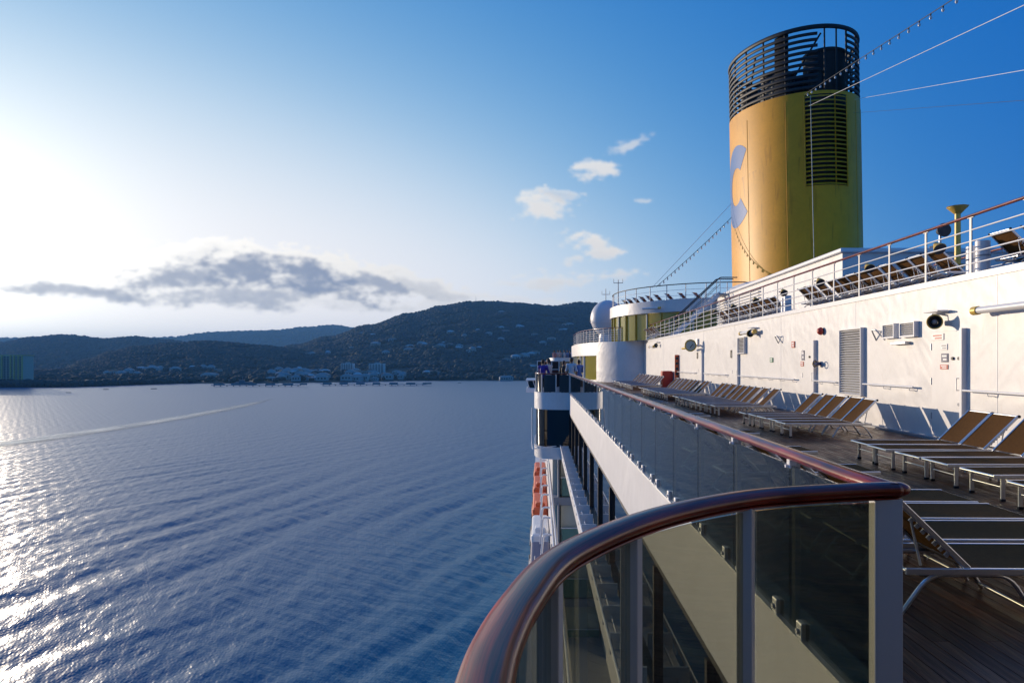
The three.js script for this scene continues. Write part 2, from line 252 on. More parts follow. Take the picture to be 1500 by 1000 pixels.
{
  // ship's waves: long crests that leave the hull at a slant, then ripples in the bump map
  const trains = [[13, 12.5, 0.17, 0.3], [19, 9.2, 0.15, 1.7], [25, 7.0, 0.12, 3.9], [32, 5.4, 0.06, 0.8], [40, 4.3, 0.038, 2.2], [8, 17, 0.14, 5.1], [48, 3.2, 0.018, 4.4]].map(([a, l, am, ph]) => [Math.cos(a * RAD) * 2 * Math.PI / l, Math.sin(a * RAD) * 2 * Math.PI / l, am, ph, l]);
  const wave = (x, z) => {
    const D = -z;
    if (D < 20 || D > 900 || x > 8 || x < -480) return 0;
    const fade = sstep(20, 34, D) * (1 - sstep(110, 430, D)) * sstep(8, -6, x) * (1 - sstep(-70, -260, x) * 0.6) * (1 - sstep(-400, -470, x));
    if (fade <= 0) return 0;
    let h = 0;
    const bend = 5 * perlin.noise(x / 55, D / 80, 8) + 2.2 * perlin.noise(x / 18, D / 26, 4);
    for (const [kx, kz, am, ph, l] of trains) {
      const env = sstep(-0.25, 0.5, perlin.noise(x / (l * 4.2), D / (l * 9), ph * 3)), p = kx * (x + bend * 0.32) - kz * D + ph + 0.9 * perlin.noise(x / 30, D / 45, ph);
      h += am * env * (Math.sin(p) + 0.22 * Math.sin(2 * p + 1));
    }
    return h * fade * 0.95;
  };
  const xs = [...grow(-330, 1, 1.06, -16000).reverse(), ...span(-329, 6, 0.85), ...span(6, 40, 6), ...grow(40, 10, 1.5, 16000)];
  const zs = [...grow(40, 20, 1.6, 6000).reverse(), ...span(36, -36, 8), ...span(-36, -300, 0.85), ...grow(-300, 0.85, 1.035, -16000)];
  const K = [];
  for (let i = 0; i < 70; i++) { // ripples: whole numbers of waves over the tile so that it repeats without a seam
    const l = 0.28 * Math.pow(18, Math.pow(rnd(), 1.4)), a = (-35 + 55 * (rnd() + rnd() + rnd() - 1.5)) * RAD, n = 42 / l; K.push([Math.round(n * Math.cos(a)), Math.round(n * Math.sin(a)), 0.055 * Math.pow(l, 0.95), rnd() * 6.283]);
  }
  const N = 1024, hgt = new Float32Array(N * N), ct = new Float32Array(8192).map((_, i) => Math.sin(i / 8192 * 2 * Math.PI));
  for (const [kx, ky, a, ph] of K) for (let j = 0, o = 0; j < N; j++) { const b = ky * j / N + ph / 6.283 + 400; for (let i = 0; i < N; i++, o++) { const q = kx * i / N + b; hgt[o] += a * ct[((q - Math.floor(q)) * 8192) | 0]; } }
  let lo = 1e9, hi = -1e9; for (const v of hgt) { lo = Math.min(lo, v); hi = Math.max(hi, v); }
  const fd = new Float32Array(N * N * 4); for (let i = 0; i < N * N; i++) { const v = (hgt[i] - lo) / (hi - lo); fd[i * 4] = fd[i * 4 + 1] = fd[i * 4 + 2] = v; fd[i * 4 + 3] = 1; }
  const bump = new THREE.DataTexture(fd, N, N, THREE.RGBAFormat, THREE.FloatType); bump.wrapS = bump.wrapT = THREE.RepeatWrapping; bump.magFilter = THREE.LinearFilter; bump.repeat.set(1 / 42, 1 / 42); bump.needsUpdate = true;
  const water = phy(0.001, 0.10, 0.205, 0.31, { ior: 1.32, specularColor: new THREE.Color().setRGB(0.8, 0.93, 1), bumpMap: bump, bumpScale: (hi - lo) * 0.05 });
  kind(mesh('sea', gridGeo(xs, zs, wave), water), 'structure');
  // the smooth track left by a boat: calm water that mirrors the low bright sky
  const track = [[-246, 640], [-232, 560], [-217, 440], [-213, 363], [-214, 311], [-216, 273], [-219, 235], [-223, 200]];
  const streak = tex([512, 64], (u, v) => { const k = sstep(0, 0.3, v) * sstep(1, 0.55, v) * clamp(0.75 + 0.9 * tnoise(u, v * 0.6, 12, 3, 4)); return [k, k, k]; }, false);
  const calm = phy(0.04, 0.10, 0.15, 0.1, { ior: 1.4, alphaMap: streak, transparent: true });
  const L = new THREE.CatmullRomCurve3(track.map(([x, D]) => V(x, 0.2, -D))).getSpacedPoints(90), pos = [], uv = [], idx = [];
  L.forEach((p, i) => { const a = L[Math.max(0, i - 1)], b = L[Math.min(90, i + 1)], t = b.clone().sub(a).normalize(), w = (5 + 7 * i / 90 + 1.5 * perlin.noise(i / 6, 2, 7)) * sstep(0, 26, i); pos.push(p.x - t.z * w, 0.2, p.z + t.x * w, p.x + t.z * w, 0.2, p.z - t.x * w); uv.push(i / 45, 0, i / 45, 1); if (i) { const k = (i - 1) * 2; idx.push(k, k + 1, k + 2, k + 1, k + 3, k + 2); } });
  const g = new THREE.BufferGeometry(); g.setAttribute('position', new THREE.Float32BufferAttribute(pos, 3)); g.setAttribute('uv', new THREE.Float32BufferAttribute(uv, 2)); g.setIndex(idx); g.computeVertexNormals();
  kind(mesh('water_track', g, calm), 'structure');
}
{
  const xs = [...span(-9000, -2600, 90), ...span(-2600, 500, 13), ...span(500, 3200, 60)], zs = [...span(-840, -1400, 9), ...span(-1400, -3900, 16), ...span(-3900, -9000, 60)];
  const forest = std(0.014, 0.036, 0.028, 0.9, 0, { map: tex(256, (u, v) => { const k = 0.8 + 0.6 * tnoise(u, v, 8, 12, 5); return [k, k, k * 0.95]; }, true, 1 / 180) });
  kind(mesh('hills', gridGeo(xs, zs, land), forest), 'structure');
  // the wood on the slopes: crowns too far off to count
  const crown = new THREE.IcosahedronGeometry(1, 1), cp = crown.attributes.position;
  for (let i = 0; i < cp.count; i++) { const k = 1 + 0.32 * perlin.noise(cp.getX(i) * 2.3, cp.getY(i) * 2.3, cp.getZ(i) * 2.3 + 4); cp.setXYZ(i, cp.getX(i) * k, cp.getY(i) * k * 0.82, cp.getZ(i) * k); }
  crown.computeVertexNormals();
  const spots = [];
  const plant = (n, x0, x1, d0, d1, s0, s1, keep = () => true) => { for (let i = 0; i < n; i++) { const D = lerp(d0, d1, Math.sqrt(rnd())), x = lerp(x0, x1, rnd()) * (D / d1), h = land(x, -D), s = lerp(s0, s1, rnd() * rnd()); if (h > 1.2 && keep(x, D, h)) spots.push([x, h, -D, s]); } };
  const clear = (x, D) => perlin.noise(x / 120, D / 120, 31) < 0.34;
  plant(66000, -1700, 500, 1250, 3060, 4.5, 10, clear); plant(34000, -1950, -560, 1200, 2300, 4, 8, clear); plant(20000, -3400, -1300, 2300, 3760, 6, 12); plant(6000, -7000, -900, 6200, 7300, 16, 28);
  plant(2600, -1500, 60, 900, 1300, 3.5, 8, (x, D) => D - shoreD(x) > 14 && perlin.noise(x / 40, D / 40, 12) > -0.12);
  for (let i = 0; i < 420; i++) { const x = lerp(-860, -560, rnd()), D = shoreD(x) + 6 + 26 * rnd(), h = land(x, -D); spots.push([x, h, -D, 3.2 + 4 * rnd()]); }
  const im = new THREE.InstancedMesh(crown, std(1, 1, 1, 0.9), spots.length), m4 = new THREE.Matrix4(), q = new THREE.Quaternion(), c = new THREE.Color();
  spots.forEach(([x, h, z, s], i) => { im.setMatrixAt(i, m4.compose(V(x, h + s * 0.35, z), q.setFromAxisAngle(V(0, 1, 0), rnd() * 6.28), V(s, s * (0.75 + 0.4 * rnd()), s))); const k = 0.8 + 0.4 * rnd(); im.setColorAt(i, c.setRGB(0.011 * k, 0.034 * k, 0.029 * k)); });
  im.name = 'forest'; kind(scene.add(im) && im, 'stuff'); im.userData.label = 'dark green wood covering the hills beyond the bay';
}
// where a line of sight through a point of the photograph meets the land
function onLand(px, py) {
  const ux = (px - 790) / 1000, uy = (531 - py) / 1000;
  for (let D = 880; D < 6000; D += 4) { const y = EYE + uy * D; if (land(ux * D, -D) >= y && -D < -shoreD(ux * D)) return V(ux * D, land(ux * D, -D), -D); }
  return null;
}
{ // buildings beyond the water
  const wallA = [std(0.42, 0.42, 0.40, 0.7), std(0.38, 0.35, 0.31, 0.7), std(0.32, 0.34, 0.35, 0.7)], roofA = [std(0.30, 0.29, 0.28, 0.8), std(0.36, 0.16, 0.10, 0.8), std(0.5, 0.5, 0.5, 0.7)];
  const towerM = std(0.68, 0.68, 0.66, 0.7), winM = std(0.03, 0.035, 0.04, 0.2);
  const house = (p, w, d, h, v, label, group, turn) => {
    const t = thing('house', label, 'house', [p.x, p.y - 1.5, p.z], turn, group);
    mesh('wall', bx(-w / 2, 0, -d / 2, w / 2, h + 1.5, d / 2), wallA[v % 3], t);
    const rg = new THREE.CylinderGeometry(0.25, 0.74, 1, 4, 1).rotateY(Math.PI / 4).scale(w, h * 0.42, d).translate(0, h + 1.5 + h * 0.21, 0);
    mesh('roof', rg, roofA[(v >> 1) % 3], t);
    for (let k = 0; k < 3; k++) mesh('window', bx(-w * 0.36 + k * w * 0.27, 1.5 + h * 0.35, d / 2 - 0.1, -w * 0.20 + k * w * 0.27, 1.5 + h * 0.75, d / 2 + 0.06), winM, t);
  };
  const hill = [[530, 490], [546, 493], [540, 488], [515, 512], [526, 514], [550, 506], [450, 522], [457, 521], [600, 511], [606, 514], [598, 516], [618, 506], [622, 508], [640, 512], [646, 510], [672, 513], [690, 516], [735, 460], [730, 482], [735, 483], [740, 488], [760, 480], [762, 482], [830, 477], [834, 479], [822, 487], [828, 487], [782, 493], [734, 500], [652, 505], [660, 508], [673, 510], [692, 515], [702, 512], [742, 531], [750, 529], [755, 527], [760, 526], [764, 524], [768, 523], [778, 522], [783, 521], [772, 526], [776, 540], [781, 539], [738, 557], [745, 557], [626, 549], [634, 549], [715, 491], [700, 486], [808, 500], [795, 506], [680, 495], [660, 490], [575, 500], [565, 520], [480, 520]];
  hill.forEach(([px, py], i) => { const p = onLand(px, py); if (p) house(p, 14 + 14 * rnd(), 10 + 5 * rnd(), 5.5 + 4 * rnd(), (i * 5) % 7, 'small pale house among dark trees on the big hillside', 'houses on the hillside', (rnd() - 0.5) * 0.9); });
  for (let i = 0; i < 92; i++) {
    const [a, b, c, d] = [[150, 340, 541, 556], [395, 480, 546, 558], [398, 476, 545, 558], [500, 592, 547, 558]][i % 4], p = onLand(lerp(a, b, rnd()), lerp(c, d, rnd()));
    if (p) house(p, 9 + 14 * rnd(), 8 + 6 * rnd(), 4.5 + 5 * rnd(), i % 3 ? 0 : (i * 3) % 7, 'low pale building in the waterfront town below the hills', 'waterfront town', (rnd() - 0.5) * 0.7);
  }
  const tower = (px0, px1, top, D, label) => {
    const x0 = (px0 - 790) / 1000 * D, x1 = (px1 - 790) / 1000 * D, w = x1 - x0, h = EYE + (531 - top) / 1000 * D, y0 = land((x0 + x1) / 2, -D) - 1, t = thing('apartment_tower', label, 'tower', [(x0 + x1) / 2, y0, -D]);
    mesh('wall', bx(-w / 2, 0, -9, w / 2, h - y0, 9), towerM, t); mesh('roof_house', bx(-w / 6, h - y0, -4, w / 6, h - y0 + 3, 4), wallA[1], t);
    const n = 10, st = (h - y0 - 2) / n;
    for (let k = 0; k < n; k++) { mesh('balcony', bx(-w / 2 - 0.6, 1 + k * st, 9, w / 2 + 0.6, 1 + k * st + st * 0.32, 10.6), towerM, t); for (let j = 0; j < 5; j++) mesh('window', bx(-w / 2 + w * (j + 0.18) / 5, 1 + k * st + st * 0.38, 8.9, -w / 2 + w * (j + 0.82) / 5, 1 + k * st + st * 0.95, 9.12), winM, t); }
  };
  tower(501, 518, 532, 1420, 'grey apartment tower with balconies, the slimmer of the pair by the shore');
  tower(542, 563, 532.5, 1400, 'broad grey apartment tower of the pair by the shore');
  { // hotel at the water's edge on the left
    const D = 960, x1 = (41 - 790) / 1000 * D, x0 = x1 - 74, y0 = land(x1 - 20, -D) - 1, h = EYE + (531 - 521) / 1000 * D - y0, t = thing('hotel', 'large slab hotel with yellow piers and balconies at the water', 'hotel', [x1 - 37, y0, -D]);
    mesh('wall', bx(-37, 0, -10, 37, h, 10), std(0.52, 0.47, 0.38, 0.7), t);
    const ye = std(0.62, 0.46, 0.16, 0.6);
    for (const x of [36, 31, 25, 20, 8, -4, -16, -28]) mesh('pier', bx(x - 0.9, 0, 10, x + 0.9, h + 0.4, 11.6), ye, t);
    mesh('cornice', bx(-37.5, h + 0.003, -10.5, 37.5, h + 1.2, 9.9), ye, t);
    for (let k = 0; k < 11; k++) mesh('balcony', bx(-36.8, 2.4 + k * (h - 3) / 11, 10.02, 36.8, 3.3 + k * (h - 3) / 11, 11.3), wallA[1], t);
    for (let k = 0; k < 11; k++) for (let j = 0; j < 16; j++) mesh('window', bx(-35 + j * 4.5, 3.5 + k * (h - 3) / 11, 9.9, -32.4 + j * 4.5, 5.3 + k * (h - 3) / 11, 10.14), winM, t);
  }
  { // mast on the hill
    const p = onLand(697, 446) ?? V(-280, 290, -3000), t = thing('radio_mast', 'thin radio mast standing on top of the big hill', 'mast', [p.x, p.y - 1, p.z]);
    mesh('pole', rod(V(0, 0, 0), V(0, 30, 0), 1.1, 6, 0.5), M.grey, t); mesh('antenna', rod(V(0, 29, 0), V(0, 40, 0), 0.4, 5, 0.2), M.grey, t);
  }
  // pier and boats
  const teal = std(0.03, 0.16, 0.20, 0.5), pierAt = (px0, px1, D, label) => {
    const x0 = (px0 - 790) / 1000 * D, x1 = (px1 - 790) / 1000 * D, t = thing('pier', label, 'pier', [x0, 0, -D]), L = x1 - x0;
    mesh('deck', bx(0, 1.3, -2.5, L, 2.1, 2.5), M.grey, t);
    for (let x = 3; x < L; x += 9) mesh('pile', bx(x - 0.45, -4, -0.5, x + 0.45, 1.3, 0.5), M.dark, t);
    for (let x = 3; x < L; x += 24) mesh('shelter', bx(x, 2.1, -1.8, x + 9 + 5 * rnd(), 4.2, 1.8), teal, t);
  };
  pierAt(310, 440, 950, 'low dark pier with teal sheds reaching out into the bay'); pierAt(470, 624, 985, 'long low pier by the apartment towers');
  const boat = (px, py, len, mat, label, cabin = true) => {
    const D = EYE * 1000 / (py - 531), t = thing('boat', label, 'boat', [(px - 790) / 1000 * D, -0.25, -D], rnd() * 0.5);
    const s = new THREE.Shape(); s.moveTo(-len / 2, -len * 0.13); s.lineTo(len * 0.2, -len * 0.13); s.quadraticCurveTo(len * 0.42, -len * 0.1, len / 2, 0); s.quadraticCurveTo(len * 0.42, len * 0.1, len * 0.2, len * 0.13); s.lineTo(-len / 2, len * 0.13);
    mesh('hull', new THREE.ExtrudeGeometry(s, { depth: len * 0.13, bevelEnabled: true, bevelSize: len * 0.03, bevelThickness: len * 0.03, bevelSegments: 2 }).rotateX(-Math.PI / 2), mat, t);
    if (cabin) { mesh('cabin', rbx(-len * 0.3, len * 0.14, -len * 0.08, len * 0.05, len * 0.3, len * 0.08, len * 0.02), mat, t); mesh('mast', rod(V(-len * 0.1, len * 0.28, 0), V(-len * 0.1, len * 0.5, 0), len * 0.012, 6), M.grey, t); }
  };
  boat(357, 563, 24, std(0.05, 0.12, 0.15, 0.5), 'dark fishing boat moored behind the teal pier'); boat(100, 575, 4.5, M.dark, 'small dark boat off the hotel point, farthest from the pier', false); boat(155, 570.5, 6, M.dark, 'small dark boat just off the wooded point', false); boat(225, 569.5, 6.5, M.dark, 'small dark boat between the point and the pier', false); boat(673, 561, 5, M.dark, 'tiny dark boat below the big hill', false);
}

// ---------------------------------------------------------------- the ship: decks and walls
const XR = 1.27, XW = 8.03, RY = EYE - 0.46;                 // glass barrier, deckhouse wall, handrail height
{ // open deck with teak planks
  const deck = kind(mesh('deck', [bx(XR - 0.02, DECK - 0.26, 6, 9, DECK - 0.02, -66), slab([[XR - 0.02, 5.9], [-0.12, 5.9], [-0.12, -1.2], [0.02, -1.66], [0.28, -2.0], [0.6, -2.3], [XR - 0.02, -2.55]].reverse(), DECK - 0.26, DECK - 0.022)], M.caulk), 'structure');
  const W = 0.098, n = Math.floor((XW - 0.06 - 1.4) / W), board = (len) => bx(0.003, -0.022, 0, W - 0.003, 0, -len + 0.003), parts = new Map(), far = [[], [], [], []];
  const get = (len, v) => { const k = len.toFixed(2); if (!parts.has(k)) parts.set(k, board(len)); return parts.get(k); };
  let made = 0;
  for (let i = 0; i < n; i++) {
    const x = 1.4 + i * W;
    let D = -1 - [0, 1.2, 2.4][i % 3];
    while (D < 64) {
      const len = 3.6, v = Math.floor(rnd() * 4);
      if (D + len > 2.2 && D < 12 && x / Math.max(0.5, D + len) < 0.9 && made < 300) { const m = new THREE.Mesh(get(len, v), M.teak[v]); m.name = 'plank'; m.position.set(x, DECK, -D); deck.add(m); made++; }
      else { const g = get(len, v).clone().translate(x, DECK, -D), uv = g.attributes.uv, o = rnd(); for (let q = 0; q < uv.count; q++) uv.setX(q, uv.getX(q) + o); far[v].push(g); }
      D += len;
    }
  }
  for (let x = -0.1; x < 1.3; x += W) far[Math.floor(rnd() * 4)].push(bx(x + 0.003, DECK - 0.022, 5.8, Math.min(1.36, x + W) - 0.003, DECK, x < 0.2 ? -1.1 : -1.9));
  far.forEach((list, v) => kind(mesh('planks', list, M.teak[v], deck), 'stuff'));
}
{ // deckhouse wall with the upper deck over it
  const t = thing('deckhouse_wall', 'long white steel wall along the teak deck', 'wall');
  mesh('bulkhead', bx(XW, DECK - 0.1, 4, XW + 0.25, UPPER - 0.12, -52.5), M.white, t);
  mesh('deck_edge', bx(XW - 0.025, UPPER - 0.12, 4, XW + 0.3, UPPER, -52.4), M.whiteTrim, t);
  mesh('waterway', bx(XW - 0.12, DECK - 0.02, 4, XW, DECK + 0.05, -52), M.grey, t);
  for (let k = 0; k < 9; k++) mesh('weld_seam', bx(XW - 0.004, DECK + 0.06, -6.6 - k * 5.35, XW + 0.01, UPPER - 0.13, -6.62 - k * 5.35), M.whiteTrim, t);
  kind(mesh('upper_deck', [bx(XW + 0.25, UPPER - 0.15, 4, 32, UPPER - 0.004, -70)], M.grey), 'structure');
  // block under the funnel
  const h = thing('funnel_house', 'white house with louvres that carries the yellow funnel', 'deckhouse');
  mesh('wall', bx(12, UPPER, -27, 24, TOP - 0.12, -46), M.white, h);
  mesh('roof', rbx(11.85, TOP - 0.118, -26.8, 24.1, TOP + 0.05, -57, 0.04), M.whiteTrim, h);
  const skirt = []; for (let k = 0; k <= 6; k++) skirt.push(k);
  mesh('skirt', new THREE.CylinderGeometry(4.1, 5.0, 1.0, 48).scale(1, 1, 1.63).translate(18.0, TOP + 0.5, -48.3), M.white, h);
  for (let k = 0; k < 13; k++) mesh('louvre_slat', bx(11.86, UPPER + 0.3 + k * 0.17, -37, 11.995, UPPER + 0.36 + k * 0.17, -45.6), M.whiteTrim, h);
}
// things fixed to the wall: D ahead of the camera, h over the deck
const wallThing = (name, label, cat, D, h, group) => thing(name, label, cat, [XW, DECK + h, -D], 0, group);
{
  // doors stand proud of the wall
  const door = (D, w, label) => {
    const t = wallThing('steel_door', label, 'door', D, 0, 'steel doors in the deckhouse wall');
    const leaf = mesh('leaf', rbx(-0.016, 0.06, -w, 0.02, 2.17, 0, 0.006), M.white, t);
    mesh('frame', bx(-0.1, 0.05, 0.0, 0.01, 2.2, 0.07), M.whiteTrim, t);
    mesh('handle', pipe([V(-0.012, 1.25, -0.14), V(-0.07, 1.25, -0.14), V(-0.07, 1.02, -0.14), V(-0.012, 1.02, -0.14)], 0.011, 0.02, 6), M.aluRough, leaf);
    mesh('lock', new THREE.CylinderGeometry(0.03, 0.03, 0.02, 14).rotateZ(Math.PI / 2).translate(-0.02, 0.75, -0.15), M.grey, leaf);
    for (const y of [0.4, 1.1, 1.8]) mesh('hinge', rod(V(-0.02, y, -w - 0.01), V(-0.02, y + 0.14, -w - 0.01), 0.012, 8), M.aluRough, leaf);
  };
  door(12.88, 1.05, 'white steel door beside the black horn loudspeaker and blue sign'); door(19.8, 0.95, 'white steel door between the big louvre and the green sign');
  door(27.4, 0.9, 'narrow white steel door, aft one of the close pair'); door(33.4, 0.9, 'narrow white steel door, forward one of the close pair');
  const louvre = (D, w, h0, h1, label, n, name = 'louvre_vent') => {
    const t = wallThing(name, label, 'vent', D, h0), H = h1 - h0;
    mesh('box', [bx(-0.11, 0, -0.03, 0.01, H, 0), bx(-0.11, 0, -w, 0.01, H, -w + 0.03), bx(-0.11, H - 0.03, -w + 0.03, 0.01, H, -0.03), bx(-0.11, 0, -w + 0.03, 0.01, 0.03, -0.03)], M.whiteTrim, t);
    mesh('back', bx(-0.012, 0.03, -w + 0.03, -0.004, H - 0.03, -0.03), M.dark, t);
    const g = new THREE.BoxGeometry(0.062, 0.012, w - 0.064).rotateZ(0.45);
    for (let k = 0; k < n; k++) { const m = mesh('slat', g, M.whiteTrim, t); m.position.set(-0.062, 0.03 + (k + 0.5) / n * (H - 0.06), -w / 2); }
  };
  louvre(16.82, 1.22, 0.72, 2.42, 'tall white louvred vent reaching down behind the loungers', 26, 'tall_louvre');
  louvre(14.42, 0.6, 2.1, 2.43, 'small square louvre, nearer the horn loudspeaker of the two', 6); louvre(15.25, 0.52, 2.1, 2.43, 'small square louvre, nearer the tall vent of the two', 6); louvre(26.4, 0.9, 1.9, 2.55, 'narrow upright louvre vent above the close pair of doors', 11);
  // grab rails
  const grab = (D0, D1) => {
    const t = wallThing('grab_rail', 'white tubular grab rail on brackets along the deckhouse wall', 'rail', D0, 1.03, 'grab rails along the wall'), L = D1 - D0;
    mesh('tube', rod(V(-0.11, 0, 0), V(-0.11, 0, -L), 0.021, 10), M.whiteTrim, t);
    for (let z = 0.15; z < L; z += 1.1) mesh('bracket', pipe([V(-0.11, -0.01, -z), V(-0.11, -0.075, -z), V(0.005, -0.075, -z)], 0.009, 0.03, 6), M.whiteTrim, t);
  };
  grab(7.5, 12.75); grab(14.45, 16.7); grab(18.2, 19.7); grab(21.2, 27.2); grab(29, 32.9); grab(34.8, 43);
  // loudspeakers
  const horn = (D, h, r, label) => {
    const t = wallThing('horn_loudspeaker', label, 'loudspeaker', D, h);
    const prof = [[0.02, -0.16], [0.05, -0.15], [0.055, -0.06], [0.06, 0], [0.075, 0.05], [0.11, 0.10], [r, 0.14], [r + 0.008, 0.14], [r + 0.004, 0.13], [0.1, 0.085], [0.06, 0.02]].map(([a, b]) => new THREE.Vector2(a, b));
    const g = new THREE.LatheGeometry(prof, 26).rotateX(Math.PI / 2); g.rotateY(-0.55).translate(-0.2, 0, 0);
    mesh('horn', g, M.dark, t); mesh('throat', new THREE.SphereGeometry(0.055, 14, 10).translate(-0.225, 0, 0.03), M.grey, t);
    mesh('rim', new THREE.TorusGeometry(r + 0.004, 0.012, 8, 28).rotateY(-0.55).translate(-0.273, 0, 0.12), M.brass, t);
    mesh('bracket', [rod(V(0.01, 0.16, -0.12), V(-0.2, 0.16, -0.12), 0.016), pipe([V(-0.2, 0.16, -0.12), V(-0.2, 0.06, -0.1), V(-0.2, 0, -0.06)], 0.012, 0.02)], M.aluRough, t);
    mesh('hood', rbx(-0.24, 0.2, -0.34, -0.02, 0.232, 0.16, 0.01), M.whiteTrim, t);
  };
  horn(13.5, 2.35, 0.13, 'black horn loudspeaker under a small hood above the wall door'); horn(25.2, 2.62, 0.12, 'black horn loudspeaker next to a yellow-capped tube lamp');
  horn(45.5, 2.7, 0.13, 'black horn loudspeaker near the curved white bridge front');
  // tube lamps with yellow ends
  const lamp = (D, h, L, label, tilt = 0) => {
    const t = wallThing('tube_lamp', label, 'lamp', D, h);
    mesh('tube', rod(V(-0.2, tilt, 0), V(-0.2, 0, -L), 0.062, 16), M.whiteTrim, t); mesh('cap', rod(V(-0.2, 0, -L + 0.01), V(-0.2, 0, -L - 0.13), 0.078, 16), M.brass, t); mesh('cap', rod(V(-0.2, tilt, 0.13), V(-0.2, tilt, -0.01), 0.078, 16), M.brass, t);
    for (const z of [0.3, L - 0.3]) mesh('arm', rod(V(-0.2, 0.02, -z), V(0.01, 0.05, -z), 0.02), M.aluRough, t);
  };
  lamp(10.55, 2.48, 1.62, 'white tube lamp with yellow caps, beside the door with the hooded horn'); lamp(24.9, 2.68, 1.55, 'white tube lamp with a yellow cap near the narrow doors'); lamp(46.8, 2.66, 1.6, 'far white tube lamp with a yellow cap near the bridge front');
  const small = (name, label, cat, D, h, build) => { const t = wallThing(name, label, cat, D, h); build(t); };
  const plate = (w, h, mats, label, D, y, name = 'wall_sign') => small(name, label, 'sign', D, y, (t) => { mesh('plate', rbx(-0.03, 0, -w, 0.004, h, 0, 0.003), mats[0], t); if (mats[1]) mesh('print', [bx(-0.033, h * 0.6, -w * 0.85, -0.0305, h * 0.82, -w * 0.15), bx(-0.033, h * 0.2, -w * 0.7, -0.0305, h * 0.42, -w * 0.15)], mats[1], t); });
  plate(0.42, 0.13, [M.whiteTrim, M.red], 'white plate with small red print under the hooded horn', 13.5, 2.0); plate(0.22, 0.17, [M.navy, M.whiteTrim], 'dark blue square sign beside the steel door', 13.36, 1.56); plate(0.26, 0.09, [M.red, M.whiteTrim], 'red label directly under the dark blue sign', 13.36, 1.42); plate(0.22, 0.12, [M.whiteTrim, M.grey], 'blank white plate directly above the dark blue sign', 13.38, 1.80);
  plate(0.28, 0.16, [M.green, M.whiteTrim], 'small green sign on the white wall', 23.4, 1.56); plate(0.22, 0.3, [M.navy, M.whiteTrim], 'dark panel sign beside the door next to the big louvre', 20.6, 1.62); plate(0.24, 0.14, [M.red, M.whiteTrim], 'red label under the dark panel sign', 20.65, 1.44); plate(0.25, 0.2, [M.red, M.whiteTrim], 'small red square label high above the dark panel sign', 21.4, 2.02);
  plate(0.2, 0.32, [M.dark], 'black control box beside the aft of the close pair of doors', 28.4, 1.75, 'control_box'); plate(0.2, 0.32, [M.dark], 'black control box beside the forward of the close pair of doors', 34.5, 1.75, 'control_box');
  small('alarm_bell', 'dark red alarm bell high on the wall left of the tall louvre', 'bell', 19.3, 2.44, (t) => { mesh('dome', new THREE.SphereGeometry(0.11, 18, 10, 0, 6.3, 0, 1.7).rotateZ(Math.PI / 2).translate(-0.06, 0, 0), M.red, t); mesh('base', new THREE.CylinderGeometry(0.07, 0.09, 0.07, 16).rotateZ(Math.PI / 2).translate(-0.03, 0, 0), M.dark, t); });
  small('valve_fitting', 'blue and yellow valve fitting on the wall beside the door', 'fitting', 19.45, 1.52, (t) => { mesh('body', rod(V(-0.02, 0, 0), V(-0.2, 0, 0.1), 0.05, 12), M.navy, t); mesh('flange', rod(V(-0.12, 0, -0.12), V(-0.12, 0, -0.02), 0.085, 14), M.brass, t); mesh('wheel', new THREE.TorusGeometry(0.09, 0.015, 8, 20).rotateY(0.6).translate(-0.22, 0, 0.12), M.navy, t); });
  small('small_lamp', 'short grey strip lamp under the small louvres', 'lamp', 14.75, 1.98, (t) => { mesh('strip', rbx(-0.12, -0.03, -0.62, 0.004, 0.03, 0, 0.015), M.aluRough, t); });
  const hook = (D, h, label) => small('wall_hook', label, 'hook', D, h, (t) => mesh('arm', [pipe([V(0, 0, 0.2), V(-0.16, 0.24, 0.1), V(-0.16, 0.24, -0.1), V(0, 0, -0.2)], 0.018, 0.05), rod(V(0, 0.2, 0), V(-0.17, 0.24, 0), 0.014)], M.aluRough, t));
  hook(16.05, 2.08, 'bent grey steel hook between the louvres'); hook(22.7, 2.2, 'bent dark steel hook near the far tube lamp');
  for (const [D, h] of [[13.0, 1.63], [20.2, 1.72], [13.2, 1.63]]) small('push_button', 'small dark push button by a steel door', 'button', D, h, (t) => { mesh('knob', new THREE.CylinderGeometry(0.03, 0.035, 0.05, 14).rotateZ(Math.PI / 2).translate(-0.025, 0, 0), M.dark, t); t.userData.group = 'push buttons by the doors'; });
  small('dial', 'round beige dial on an arm with yellow tube', 'dial', 33.9, 2.4, (t) => { mesh('face', new THREE.CylinderGeometry(0.27, 0.27, 0.1, 30).rotateX(Math.PI / 2).rotateY(-0.45).translate(-0.5, 0, 0), M.cream, t); mesh('rim', new THREE.TorusGeometry(0.27, 0.035, 10, 34).rotateY(-0.45).translate(-0.525, 0, 0.05), M.brass, t); mesh('arm', rod(V(-0.45, 0, -0.05), V(0.01, 0, -0.05), 0.05), M.aluRough, t); mesh('tube', rod(V(-0.5, -0.1, -0.3), V(-0.6, -0.12, -1.5), 0.06, 12), M.brass, t); const h = mesh('hand', bx(-0.014, -0.02, 0, 0.014, 0.22, 0.02), M.dark, t); h.position.set(-0.54, -0.1, 0.075); h.rotation.set(0, -0.45, -0.7); });
  small('name_board', 'upright varnished wooden board with round dark marks', 'board', 39.2, 0.35, (t) => { mesh('board', rbx(-0.24, 0, -0.08, 0.005, 1.65, 0, 0.03), M.orange, t); for (let k = 0; k < 5; k++) mesh('mark', new THREE.CylinderGeometry(0.08, 0.08, 0.02, 16).rotateX(Math.PI / 2).translate(-0.12, 0.25 + k * 0.3, 0.005), M.dark, t); });
